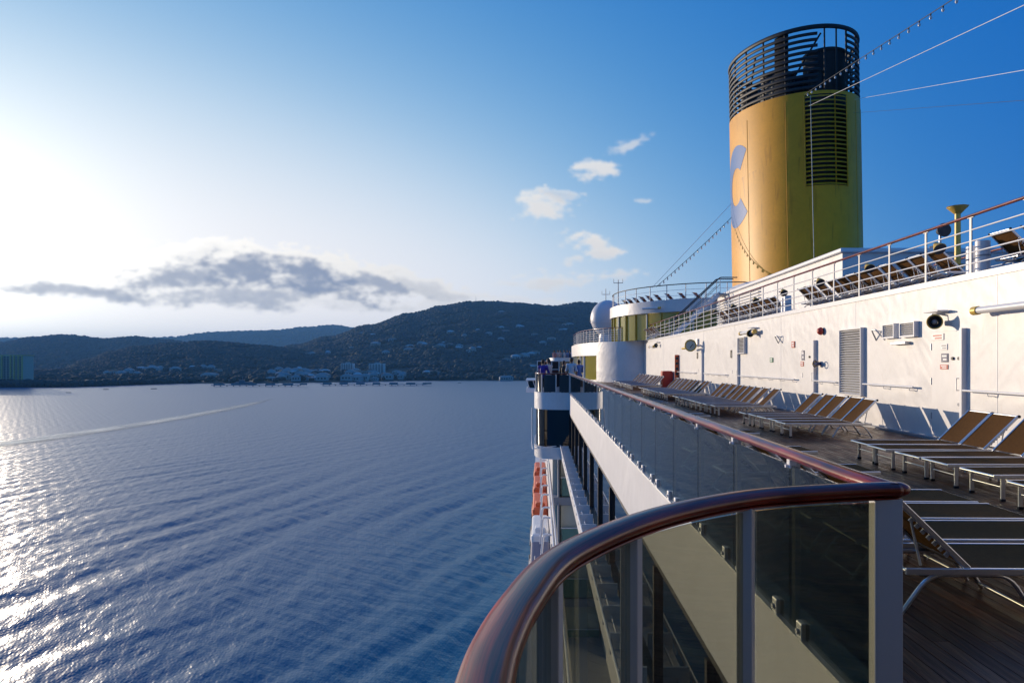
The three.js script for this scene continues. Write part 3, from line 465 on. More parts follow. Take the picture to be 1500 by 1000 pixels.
  small('grey_box', 'narrow grey box beside the round dial', 'box', 34.3, 2.35, (t) => mesh('case', rbx(-0.1, 0, -0.25, 0.005, 0.4, 0, 0.01), M.aluRough, t));
  const fc = thing('fire_cabinet', 'red fire cabinet standing on the deck against the wall', 'cabinet', [XW - 0.36, DECK, -41]);
  mesh('case', rbx(-0.3, 0.04, -0.32, 0.3, 1.05, 0.32, 0.02), M.red, fc); mesh('door', rbx(-0.33, 0.1, -0.28, -0.3, 0.99, 0.28, 0.01), M.red, fc); mesh('handle', rod(V(-0.345, 0.5, 0.2), V(-0.345, 0.62, 0.2), 0.012), M.aluRough, fc); mesh('plinth', bx(-0.27, 0, -0.29, 0.27, 0.04, 0.29), M.dark, fc);
}
// ---------------------------------------------------------------- glass barrier, parapet and the side below it
{
  const t = thing('glass_barrier', 'long tinted glass barrier with varnished handrail above white parapet', 'barrier');
  const D0 = 2.6, D1 = 28.15, joints = []; for (let D = 3.44; D < D1; D += 1.0) joints.push(D);
  const hr = mesh('handrail', sweep([V(XR + 0.012, RY - 0.001, -2.46), V(XR, RY - 0.001, -2.75), V(XR, RY, -4), V(XR, RY, -D1 - 0.05)], oval(0.046, 0.027, 20)), M.rail, t);
  let a = D0;
  for (const D of [...joints, D1]) { if (D - a > 0.1) mesh('pane', bx(XR - 0.006, EYE - 1.36, -a - 0.006, XR + 0.006, RY - 0.055, -D + 0.006), M.tint, t); a = D; }
  for (const D of joints) {
    mesh('stanchion', rbx(XR + 0.012, DECK, -D - 0.02, XR + 0.04, RY - 0.03, -D + 0.02, 0.004), M.post, t);
    mesh('clamp', [rbx(XR - 0.016, RY - 0.07, -D - 0.022, XR + 0.02, RY - 0.02, -D + 0.022, 0.005), rod(V(XR - 0.03, RY - 0.06, -D), V(XR + 0.03, RY - 0.06, -D), 0.009)], M.whiteTrim, t);
    for (const o of [-0.17, 0.17]) mesh('foot_clamp', [rbx(XR - 0.028, EYE - 1.33, -D + o - 0.035, XR + 0.012, EYE - 1.24, -D + o + 0.035, 0.008), rod(V(XR - 0.04, EYE - 1.285, -D + o), V(XR - 0.026, EYE - 1.285, -D + o), 0.014, 10)], M.aluRough, t);
  }
  mesh('parapet', bx(XR - 0.03, EYE - 2.1, -2.58, XR + 0.16, EYE - 1.33, -D1), M.white, t);
  mesh('coaming', bx(XR - 0.034, EYE - 1.33, -2.58, XR + 0.02, EYE - 1.315, -D1), M.aluRough, t);
  mesh('kerb', bx(XR + 0.042, DECK, -2.62, XR + 0.13, DECK + 0.06, -D1), M.grey, t);

  const w = thing('window_wall', 'dark mirror glass wall with black mullions under white parapet', 'window');
  mesh('sill', bx(XR - 0.06, EYE - 3.55, -2.6, XR + 0.2, EYE - 3.49, -28.2), M.dark, w); mesh('head', bx(XR - 0.02, EYE - 2.17, -2.6, XR + 0.15, EYE - 2.102, -28.2), M.dark, w);
  const mul = []; for (let D = 28; D > 2.7; D -= 2.3) mul.push(D); mul.push(2.7);
  mul.forEach((D, i) => { mesh('mullion', bx(XR - 0.05, EYE - 3.49, -D - 0.035, XR + 0.02, EYE - 2.17, -D + 0.035), M.black, w); if (i) mesh('pane', bx(XR, EYE - 3.49, -D - 0.04, XR + 0.02, EYE - 2.17, -mul[i - 1] + 0.04), M.mirror, w); });
  const l = thing('side_ledge', 'white ledge with bracketed tube rail below the mirror glass', 'ledge');
  mesh('shelf', bx(0.9, EYE - 3.66, -3, XR + 0.2, EYE - 3.56, -29), M.white, l); mesh('fascia', bx(0.885, EYE - 3.68, -3, 0.9, EYE - 3.57, -29), M.white, l);
  mesh('tube', rod(V(0.87, EYE - 3.42, -3), V(0.87, EYE - 3.42, -28.4), 0.024, 10), M.whiteTrim, l); mesh('tube', rod(V(1.0, EYE - 3.5, -3), V(1.0, EYE - 3.5, -28.4), 0.014, 8), M.whiteTrim, l);
  for (let D = 3.6; D < 28; D += 0.95) mesh('bracket', [bx(0.86, EYE - 3.56, -D - 0.02, 0.88, EYE - 3.42, -D + 0.02), bx(0.88, EYE - 3.56, -D - 0.16, 1.19, EYE - 3.36, -D - 0.13)], M.whiteTrim, l);
  // recess below: inner wall, floor, rails and the end wall with stacked balconies
  const rc = thing('side_recess', 'shaded recess in the ship side below the ledge', 'ship side');
  mesh('inner_wall', bx(3.2, EYE - 14.2, 2, 3.4, EYE - 3.7, -36), M.white, rc); mesh('floor', bx(0.2, EYE - 14.4, 2, 3.2, EYE - 14.2, -36), M.grey, rc); mesh('ceiling', bx(0.92, EYE - 3.98, 2, 3.2, EYE - 3.7, -36), M.white, rc);
  for (const [x, y] of [[0.47, -5.0], [0.52, -5.3], [0.40, -5.15]]) mesh('rail', rod(V(x, EYE + y, -4), V(x, EYE + y, -36), 0.03, 8), M.whiteTrim, rc);
  const bw = thing('balcony_stack', 'cream end wall with stacked cabin balconies and green glass fronts', 'balconies');
  mesh('wall', bx(0.7, EYE - 14.2, -36.05, 3.4, EYE - 3.9, -36.3), M.cream, bw);
  for (let k = 0; k < 4; k++) {
    const y = EYE - 4.6 - k * 2.62; mesh('floor_beam', bx(0.62, y - 2.75, -35.2, 3.2, y - 2.35, -36.04), M.grey, bw); mesh('screen', rbx(1.12, y - 2.3, -35.5, 3.1, y - 0.2, -35.56, 0.01), M.cream, bw);
    mesh('balcony_glass', bx(1.18, y - 2.3, -35.3, 3.1, y - 1.35, -35.32), M.sea_glass, bw); mesh('balcony_rail', rod(V(1.1, y - 1.33, -35.3), V(3.1, y - 1.33, -35.3), 0.035), M.whiteTrim, bw); mesh('divider', bx(0.95, y - 2.35, -35.1, 1.03, y, -36.02), M.grey, bw);
  }
}
{ // hull
  const s = new THREE.Shape([[-0.75, -60], [-0.75, 140], [2.5, 175], [8, 205], [15.5, 225], [23, 205], [28.5, 175], [31.75, 140], [31.75, -60]].map(([x, d]) => new THREE.Vector2(x, d)));
  const t = thing('ship_hull', 'white hull of the cruise ship down to the sea', 'hull');
  mesh('side', new THREE.ExtrudeGeometry(s, { depth: EYE - 18 + 4, bevelEnabled: false }).rotateX(-Math.PI / 2).translate(0, -4, 0), M.white, t);
  mesh('superstructure', [bx(3.45, EYE - 18.01, 20, 30, DECK - 0.27, -150), bx(0.95, EYE - 18.01, -36.31, 3.44, EYE - 4, -110)], M.white, t);
}
// ---------------------------------------------------------------- the balcony that the picture was taken from
{
  const t = thing('balcony_rail', 'curved varnished handrail with white posts and tinted glass around the balcony', 'railing');
  const c = [[-0.078, 5.5], [-0.078, 2], [-0.078, 0.4], [-0.0775, -0.98], [-0.066, -1.125], [-0.036, -1.3], [0.045, -1.59], [0.225, -1.885], [0.449, -2.13], [0.73, -2.33], [0.99, -2.42], [1.2, -2.47], [1.30, -2.485]];
  const crv = new THREE.CatmullRomCurve3(c.map(([x, z]) => V(x, RY, z)), false, 'centripetal'), pts = crv.getSpacedPoints(640);
  mesh('handrail', sweep(pts, oval(0.0435, 0.0265, 24)), M.rail, t);
  const end = pts[pts.length - 1]; mesh('rail_end', new THREE.SphereGeometry(1, 20, 14).scale(0.05, 0.0265, 0.0435).translate(end.x, end.y, end.z), M.rail, t);
  mesh('under_bar', sweep(pts.map((p) => p.clone().setY(RY - 0.031)), oval(0.03, 0.006, 8)), M.rail, t);
  const near = (x, z) => { let b = 0, d = 9; pts.forEach((p, i) => { const k = Math.hypot(p.x - x, p.z - z); if (k < d) { d = k; b = i; } }); return b; };
  const spots = [[1.265, -2.475, 0.1], [0.70, -2.31, 0.05], [0.262, -1.93, 0.05], [0.02, -1.54, 0.05], [-0.06, -0.9, 0.05], [-0.078, 0.2, 0.05], [-0.078, 1.3, 0.05]].map(([x, z, w]) => [near(x, z), w]);
  spots.forEach(([i, w], k) => {
    const p = pts[i], q = pts[Math.min(640, i + 1)], o = pts[Math.max(0, i - 1)], ang = Math.atan2(-(q.z - o.z), q.x - o.x);
    const g = rbx(-w / 2, DECK - 0.2, -0.026, w / 2, RY - 0.03, 0.026, 0.004), m = mesh('post', [g, rbx(-w / 2 - 0.014, DECK, -0.05, w / 2 + 0.014, DECK + 0.34, -0.03, 0.005), rbx(-w / 2 - 0.03, DECK, -0.06, w / 2 + 0.03, DECK + 0.03, 0.06, 0.005)], M.post, t);
    m.position.set(p.x, 0, p.z); m.rotation.y = k === 0 ? 0 : ang + (k === 1 ? 0.55 : k === 2 ? 0.25 : 0.1);
    const j = k + 1 < spots.length ? spots[k + 1][0] : null;
    if (j !== null) { const path = []; for (let s = i - 1; s >= j + 1; s -= 3) path.push([pts[s].x, pts[s].z]); if (path.length > 1) mesh('pane', wallPath(path, DECK + 0.1, RY - 0.045, 0.01), M.tint, t); }
  });
  const sk = pts.map((p) => [p.x, p.z]).filter(([x]) => x < 1.2);
  mesh('skirt', wallPath(sk.map(([x, z]) => [x, z]).reverse(), EYE - 2.1, DECK + 0.02, 0.06), M.white, t);
}
{ // unseen house added behind the balcony: its dark glazing shades posts and near deck
  const t = thing('added_shade_house', 'unseen dark glazed block added behind the balcony to shade its posts', 'deckhouse');
  mesh('added_glazing', bx(-0.3, DECK, 1.9, 8.0, EYE + 6, 2.1), M.smoke, t); mesh('roof', bx(-0.4, EYE + 6, 1.7, 30, EYE + 6.3, 12), M.white, t); mesh('side', bx(-0.4, DECK, 2.11, -0.1, EYE + 6, 12), M.white, t); mesh('wall', bx(9, DECK, 4.2, 30, EYE + 6, 4.5), M.white, t);
  for (let k = 0; k < 7; k++) mesh('mullion', bx(0.3 + k * 1.2, DECK, 1.84, 0.38 + k * 1.2, EYE + 6, 1.899), M.dark, t);
}
// ---------------------------------------------------------------- the balcony further forward, with people on it
{
  const t = thing('forward_balcony', 'rounded balcony tower with smoked glass screen, white band and black windows', 'balcony tower');
  const P = smooth([[1.25, -28.2], [0.75, -28.25], [0.28, -28.45], [-0.02, -28.85], [-0.13, -29.4], [-0.13, -31], [-0.13, -33.2], [0.05, -34.2], [0.6, -34.8], [1.3, -34.9]], 60);
  const at = (f) => P.slice(Math.round(f[0] * 60), Math.round(f[1] * 60) + 1);
  mesh('band', wallPath(P, EYE - 1.95, EYE - 1.24, 0.07), M.white, t);
  mesh('handrail', sweep(P.map(([x, z]) => V(x, RY, z)), oval(0.045, 0.027, 12)), M.rail, t);
  [[0.005, 0.055], [0.065, 0.14], [0.15, 0.26], [0.27, 0.42], [0.43, 0.58], [0.59, 0.74], [0.75, 0.99]].forEach((f) => { const q = at(f); mesh('glass_screen', wallPath(q, EYE - 1.22, RY - 0.05, 0.012), M.smoke, t); mesh('post', rod(V(q[0][0], EYE - 1.24, q[0][1]), V(q[0][0], RY, q[0][1]), 0.028, 8), M.post, t); });
  for (const [a, b] of [[0, 0.12], [0.125, 0.24], [0.245, 0.5], [0.505, 0.75], [0.755, 1]]) mesh('window', wallPath(at([a, b]).map(([x, z]) => [x + 0.03, z]), EYE - 3.5, EYE - 1.95, 0.03), M.mirror, t);
  mesh('base', wallPath(P, EYE - 4.0, EYE - 3.5, 0.07), M.white, t); mesh('underside', slab(P.map(([x, z]) => [x + 0.02, z]), EYE - 3.98, EYE - 3.9), M.white, t);
  mesh('floor', slab(P.map(([x, z]) => [x + 0.05, z]), EYE - 1.62, EYE - 1.555), M.teak[1], t);
  mesh('catwalk_rail', pipe([V(1.0, EYE - 3.42, -28.3), V(-0.28, EYE - 3.55, -28.1), V(-0.32, EYE - 3.5, -29.5), V(-0.32, EYE - 2.0, -30.0)], 0.02, 0.12, 8), M.whiteTrim, t);
  // wind screen on the far side of the balcony
  const s = thing('wind_screen', 'tall dark wind screen in white frames behind the people', 'wind screen');
  for (const [x0, x1, m] of [[-0.08, 0.60, 1], [0.66, 0.98, 2], [1.04, 1.72, 0]]) {
    mesh('frame', [bx(x0 - 0.04, DECK, -34.98, x0, EYE + 0.1, -34.93), bx(x1, DECK, -34.98, x1 + 0.04, EYE + 0.1, -34.93), bx(x0, EYE + 0.06, -34.98, x1, EYE + 0.1, -34.93), bx(x0, EYE - 0.36, -34.98, x1, EYE - 0.33, -34.93)], M.whiteTrim, s);
    mesh('pane', bx(x0, DECK, -34.96, x1, EYE + 0.06, -34.95), m ? M.smoke : M.tint, s);
  }
  // bridge wing far forward
  const b = thing('bridge_wing', 'white bridge wing jutting out over the water ahead', 'bridge wing', [0, 0, -92]);
  mesh('roof', rbx(-1.75, EYE - 2.35, -3, 2, EYE - 2.15, 3, 0.05), M.whiteTrim, b); mesh('window', bx(-1.45, EYE - 3.3, -2.7, 2, EYE - 2.36, 2.7), M.mirror, b); mesh('bulwark', rbx(-1.7, EYE - 3.9, -2.95, 2, EYE - 3.3, 2.95, 0.05), M.whiteTrim, b); for (const x of [-1.5, -0.7, 0.1]) mesh('mullion', rod(V(x - 0.15, EYE - 2.3, 2.75), V(x + 0.2, EYE - 3.35, 2.75), 0.05, 6), M.whiteTrim, b);
  // raised lookout with a crowd
  const p = thing('lookout_platform', 'raised white lookout platform where the small crowd stands', 'platform', [0, 0, -70]);
  mesh('floor', bx(1.2, EYE - 0.55, -6, 9, EYE - 0.42, 0), M.grey, p); mesh('bulwark', wallPath(smooth([[9, 0.1], [4, 0.1], [2.6, 0.05], [1.6, -0.5], [1.15, -1.6], [1.1, -6]], 30).reverse(), EYE - 0.6, EYE + 0.5, 0.06), M.white, p); mesh('support', [bx(1.8, DECK, -5, 2.1, EYE - 0.55, -4.7), bx(5, DECK, -5.5, 9, EYE - 0.55, -0.4)], M.white, p);
}
// curved bridge front at the end of the wall, the drum with yellow glass over it
{
  const E = [], E2 = []; for (let k = 0; k <= 48; k++) { const a = k / 48 * Math.PI / 2; E.push([XW - 4.6 * Math.sin(a), -64 + 11.6 * Math.cos(a)]); }
  E.push([3.43, -66], [3.43, -70]);
  const t = thing('curved_house', 'curved white deckhouse with amber windows at the end of the wall', 'deckhouse');
  const rev = (p) => p;
  const c0 = 24; // windows start here
  mesh('wall', wallPath(rev(E.slice(0, c0 + 1)), DECK, UPPER, 0.12), M.white, t); mesh('wall_over', wallPath(rev(E.slice(c0)), EYE + 0.58, UPPER, 0.12), M.white, t); mesh('wall_under', wallPath(rev(E.slice(c0)), DECK, DECK + 0.12, 0.12), M.white, t);
  mesh('moulding', wallPath(rev(E.slice(0, c0 + 1).map(([x, z]) => [x - 0.03, z + 0.03])), EYE - 0.68, EYE - 0.62, 0.05), M.whiteTrim, t);
  for (const [a, b] of [[c0, 34], [35, 38], [39, 50]]) { const q = E.slice(a, b + 1); mesh('window', wallPath(rev(q.map(([x, z]) => [x + 0.05, z])), DECK + 0.12, EYE + 0.58, 0.03), M.amber, t); for (const e of [q[0], q[q.length - 1]]) mesh('window_frame', bx(e[0] - 0.06, DECK + 0.1, e[1] - 0.1, e[0] + 0.1, EYE + 0.6, e[1] + 0.1), M.whiteTrim, t); }
  mesh('inner_wall', bx(6.2, DECK, -58.5, 6.3, UPPER - 0.05, -69), M.cream, t); mesh('roof', slab([...E, [XW, -70]], UPPER - 0.1, UPPER - 0.01), M.grey, t);
  for (let k = 0; k < 6; k++) mesh('curtain', rod(V(5.2 + 0.1 * (k % 2), DECK + 0.1, -57.8 - k * 1.1), V(5.2 + 0.1 * (k % 2), EYE + 0.55, -57.8 - k * 1.1), 0.16, 8), M.cream, t);
  const r = thing('curved_railing', 'white railing with brown top rail round the curved deckhouse roof', 'railing');
  const q = E.map(([x, z]) => V(x + 0.08, 0, z - 0.05)), lift = (y) => q.map((p) => p.clone().setY(UPPER + y));
  mesh('handrail', sweep(lift(1.1), oval(0.04, 0.03, 10)), M.rail, r); for (const y of [0.18, 0.36, 0.54, 0.72, 0.9]) mesh('bar', sweep(lift(y), oval(0.016, 0.016, 6)), M.whiteTrim, r);
  for (let k = 0; k < q.length; k += 3) mesh('post', rod(V(q[k].x, UPPER - 0.02, q[k].z), V(q[k].x, UPPER + 1.08, q[k].z), 0.03, 8), M.post, r);
  // upper drum
  const U = []; for (let k = 0; k <= 72; k++) { const a = (-0.05 + k / 72 * 1.15) * Math.PI / 2 + 0; U.push([14 - 8 * Math.cos(a - 0.12), -56 + 9 * Math.sin(a - 0.12)]); }
  U.reverse();
  const d = thing('glass_drum', 'curved upper lounge with yellow-green glass under a white band', 'lounge');
  mesh('band', wallPath(U, UPPER + 1.95, TOP, 0.15), M.white, d);
  const n = 12; for (let k = 0; k < n; k++) { const a = U.slice(Math.round(k * 72 / n), Math.round((k + 1) * 72 / n) + 1); mesh('pane', wallPath(a.map(([x, z]) => [x + 0.1, z - 0.05]), UPPER, UPPER + 1.95, 0.03), M.amber, d); mesh('mullion', rod(V(a[0][0] + 0.02, UPPER, a[0][1]), V(a[0][0] + 0.02, UPPER + 1.95, a[0][1]), 0.07, 8), k % 3 ? M.amber : M.cream, d); }
  mesh('core', new THREE.CylinderGeometry(5, 5, 2.7, 40).translate(14, UPPER + 1.36, -57), M.cream, d); mesh('roof', slab([...U, [14, -47.2], [22, -47.2], [22, -64], [8, -64]].map(([x, z]) => [x, z]), TOP - 0.1, TOP - 0.01), M.grey, d);
  const g = thing('drum_railing', 'dark top rail on thin posts round the upper lounge roof', 'railing');
  const uq = U.map(([x, z]) => V(x + 0.1, 0, z - 0.08)), ul = (y) => uq.map((p) => p.clone().setY(TOP + y));
  mesh('handrail', sweep(ul(1.1), oval(0.05, 0.035, 10)), M.dark, g); for (const y of [0.3, 0.7]) mesh('bar', sweep(ul(y), oval(0.014, 0.014, 6)), M.whiteTrim, g);
  for (let k = 0; k < uq.length; k += 7) mesh('post', rod(V(uq[k].x, TOP - 0.02, uq[k].z), V(uq[k].x, TOP + 1.1, uq[k].z), 0.03, 8), M.post, g);
  // lamp with yellow-capped tube on the band
  const lp = thing('tube_lamp', 'tube lamp with yellow cap on the white band of the upper lounge', 'lamp', [8.05, TOP - 0.55, -49.2], -0.72); mesh('tube', rod(V(-0.7, 0, 0), V(0.6, 0, 0), 0.07, 12), M.whiteTrim, lp); mesh('cap', rod(V(0.6, 0, 0), V(0.8, 0, 0), 0.09, 12), M.brass, lp); mesh('arm', rod(V(0, 0, 0), V(0, 0, -0.6), 0.03), M.aluRough, lp);
  // radome
  const s = thing('radome', 'large white satellite dome on a pedestal behind the railing', 'satellite dome', [6.75, UPPER, -67.5]);
  mesh('dome', new THREE.SphereGeometry(1.68, 48, 32).scale(1, 1.06, 1).translate(0, 2.72, 0), M.white, s); mesh('pedestal', new THREE.CylinderGeometry(0.75, 1.0, 1.3, 24).translate(0, 0.65, 0), M.white, s); mesh('seam', new THREE.TorusGeometry(1.685, 0.02, 6, 48).rotateX(Math.PI / 2).translate(0, 2.3, 0), M.whiteTrim, s);
  const mast = (x, z, y0, h, label) => { const m = thing('antenna_mast', label, 'antenna', [x, y0, z]); mesh('pole', rod(V(0, 0, 0), V(0, h, 0), 0.06, 8, 0.03), M.grey, m); mesh('crossbar', rod(V(-0.4, h * 0.9, 0), V(0.4, h * 0.9, 0), 0.03, 6), M.grey, m); for (const q of [-0.4, 0.4]) mesh('aerial', rod(V(q, h * 0.9, 0), V(q, h * 0.9 + 0.35, 0), 0.02, 5), M.grey, m); };
  mast(6.8, -69.7, UPPER - 0.1, 6.0, 'slim antenna mast with crossbar behind the satellite dome'); mast(5.6, -69.8, UPPER - 0.1, 2.9, 'short antenna with crossbar low beside the satellite dome'); mast(7.0, -60.5, TOP - 0.1, 3.0, 'thin upright aerial above the upper lounge roof edge');
}
// ---------------------------------------------------------------- railing of the upper deck and what stands behind it
{
  const t = thing('upper_railing', 'white railing with varnished top rail along the upper deck edge', 'railing'), X = XW + 0.09;
  mesh('handrail', sweep([V(X, UPPER + 1.1, 3.5), V(X, UPPER + 1.1, -20), V(X, UPPER + 1.1, -52)], oval(0.036, 0.028, 14)), M.rail, t);
  for (const y of [0.2, 0.41, 0.62, 0.83]) mesh('bar', rod(V(X, UPPER + y, 3.5), V(X, UPPER + y, -52), 0.0145, 8), M.whiteTrim, t);
  for (let k = -5; k < 28; k++) { const D = 11.34 + 1.49 * k; mesh('post', [rbx(X - 0.012, UPPER, -D - 0.032, X + 0.012, UPPER + 1.06, -D + 0.032, 0.003, 1), bx(X - 0.035, UPPER, -D - 0.06, X + 0.035, UPPER + 0.014, -D + 0.06), bx(X - 0.014, UPPER + 1.058, -D - 0.09, X + 0.014, UPPER + 1.07, -D + 0.09)], M.post, t); }
  // floodlights fixed to every second post
  const flood = (D, i) => {
    const f = thing('floodlight', 'small brass floodlight on post ' + i + ' of the upper railing beyond the white canisters', 'floodlight', [X + 0.1, UPPER + 0.74, -D], 0, 'floodlights along the upper railing');
    mesh('shade', new THREE.CylinderGeometry(0.05, 0.13, 0.2, 18, 1).rotateX(-0.9).translate(0.03, 0, 0.1), M.brass, f); mesh('lens', new THREE.CylinderGeometry(0.12, 0.12, 0.012, 18).rotateX(-0.9).translate(0.03, -0.068, 0.178), M.dark, f); mesh('bracket', rod(V(-0.09, 0, 0), V(0.03, 0.02, 0.05), 0.02), M.aluRough, f);
  };
  for (let k = 2; k < 26; k += 2) flood(11.34 + 1.49 * k - 0.1, ['one', 'three', 'five', 'seven', 'nine', 'eleven', 'thirteen', 'fifteen', 'seventeen', 'nineteen', 'twenty-one', 'twenty-three'][k / 2 - 1]);
  const c = thing('lamp_column', 'yellow lamp column with a flared top on the upper deck', 'lamp column', [10, UPPER, -16.3]);
  mesh('column', new THREE.CylinderGeometry(0.065, 0.075, 1.9, 8).translate(0, 0.95, 0), M.brass, c); mesh('collar', new THREE.CylinderGeometry(0.16, 0.09, 0.12, 8).translate(0, 0.62, 0), M.brass, c); mesh('flare', new THREE.CylinderGeometry(0.25, 0.08, 0.17, 8, 1, true).translate(0, 1.98, 0), M.brass, c); mesh('lamp_top', new THREE.CylinderGeometry(0.22, 0.22, 0.02, 8).translate(0, 2.04, 0), M.brass, c);
  const can = (D, x, label) => { const r = thing('raft_canister', label, 'canister', [x, UPPER, -D]); for (const [q, h] of [[0, 0.66], [0.28, 0.6]]) { mesh('cylinder', new THREE.CylinderGeometry(0.13, 0.13, h, 22).translate(0, h / 2 + 0.02, -q), M.whiteTrim, r); mesh('band', new THREE.CylinderGeometry(0.134, 0.134, 0.03, 22).translate(0, h * 0.6, -q), M.grey, r); } mesh('foot', bx(-0.16, 0, -0.44, 0.16, 0.02, 0.16), M.grey, r); };
  can(13.15, 8.55, 'white upright canisters beside the slanted loungers'); can(23.9, 8.7, 'white upright canisters midway along the upper railing');
  // hooded trumpet loudspeaker on a stand
  const s = thing('deck_loudspeaker', 'black round loudspeaker on a thin stand on the upper deck', 'loudspeaker', [9.3, UPPER, -15.9]); mesh('stand', rod(V(0, 0, 0), V(0.05, 1.3, 0), 0.03, 8), M.aluRough, s); mesh('horn', new THREE.CylinderGeometry(0.16, 0.07, 0.22, 22).rotateX(Math.PI / 2).translate(0.05, 1.4, 0.05), M.dark, s);
  // inner railing further in
  const r = thing('inner_railing', 'thin brown inner rail on the upper deck behind the loungers', 'railing'); mesh('handrail', rod(V(11.2, UPPER + 1.1, 2), V(11.2, UPPER + 1.1, -26), 0.03, 10), M.rail, r); for (const y of [0.35, 0.72]) mesh('bar', rod(V(11.2, UPPER + y, 2), V(11.2, UPPER + y, -26), 0.012, 6), M.whiteTrim, r); for (let D = -1.5; D < 26; D += 2.2) mesh('post', rod(V(11.2, UPPER, -D), V(11.2, UPPER + 1.08, -D), 0.022, 8), M.post, r);
  // mast behind the picture's right edge that carries the dressing lines
  const m = thing('signal_mast', 'tall white signal mast carrying the light strings', 'mast', [12, UPPER, -13]); mesh('pole', rod(V(0, 0, 0), V(0, 9.2, 0), 0.13, 14, 0.07), M.whiteTrim, m); mesh('yard', rod(V(-0.8, 7.9, 0), V(0.8, 7.9, 0), 0.04), M.whiteTrim, m);
  // stairs up to the lounge roof
  const st = thing('stairway', 'steep white stairway with dark handrails up to the lounge roof', 'stairs', [0, 0, -44.2]);
  const a = V(8.6, UPPER, 0), b = V(11.6, TOP, 0), at = (f, dz, dy) => V(lerp(a.x, b.x, f), lerp(a.y, b.y, f) + dy, dz);
  for (const dz of [0.45, -0.45]) {
    const g = new THREE.BufferGeometry().copy(bx(-2.06, -0.12, -0.02, 2.06, 0.12, 0.02)).rotateZ(Math.atan2(b.y - a.y, b.x - a.x)).translate((a.x + b.x) / 2, (a.y + b.y) / 2, dz); mesh('stringer', g, M.whiteTrim, st);
    mesh('handrail', pipe([at(-0.08, dz, 0.9), at(0, dz, 1.0), at(1, dz, 1.0), at(1, dz, 1.0).add(V(1.1, 0, 0))], 0.035, 0.1, 8), M.dark, st); mesh('bar', rod(at(0, dz, 0.55), at(1, dz, 0.55), 0.016, 6), M.dark, st);
    for (const f of [0.02, 0.35, 0.68, 1]) mesh('post', rod(at(f, dz, 0), at(f, dz, 1), 0.02, 6), M.post, st);
  }
  for (let k = 1; k < 13; k++) { const p = at(k / 13, 0, 0); mesh('tread', bx(p.x - 0.12, p.y - 0.02, -0.43, p.x + 0.12, p.y + 0.015, 0.43), M.grey, st); }
  mesh('landing', bx(11.45, TOP - 0.1, -1.0, 12.2, TOP - 0.02, 0.6), M.grey, st);
}
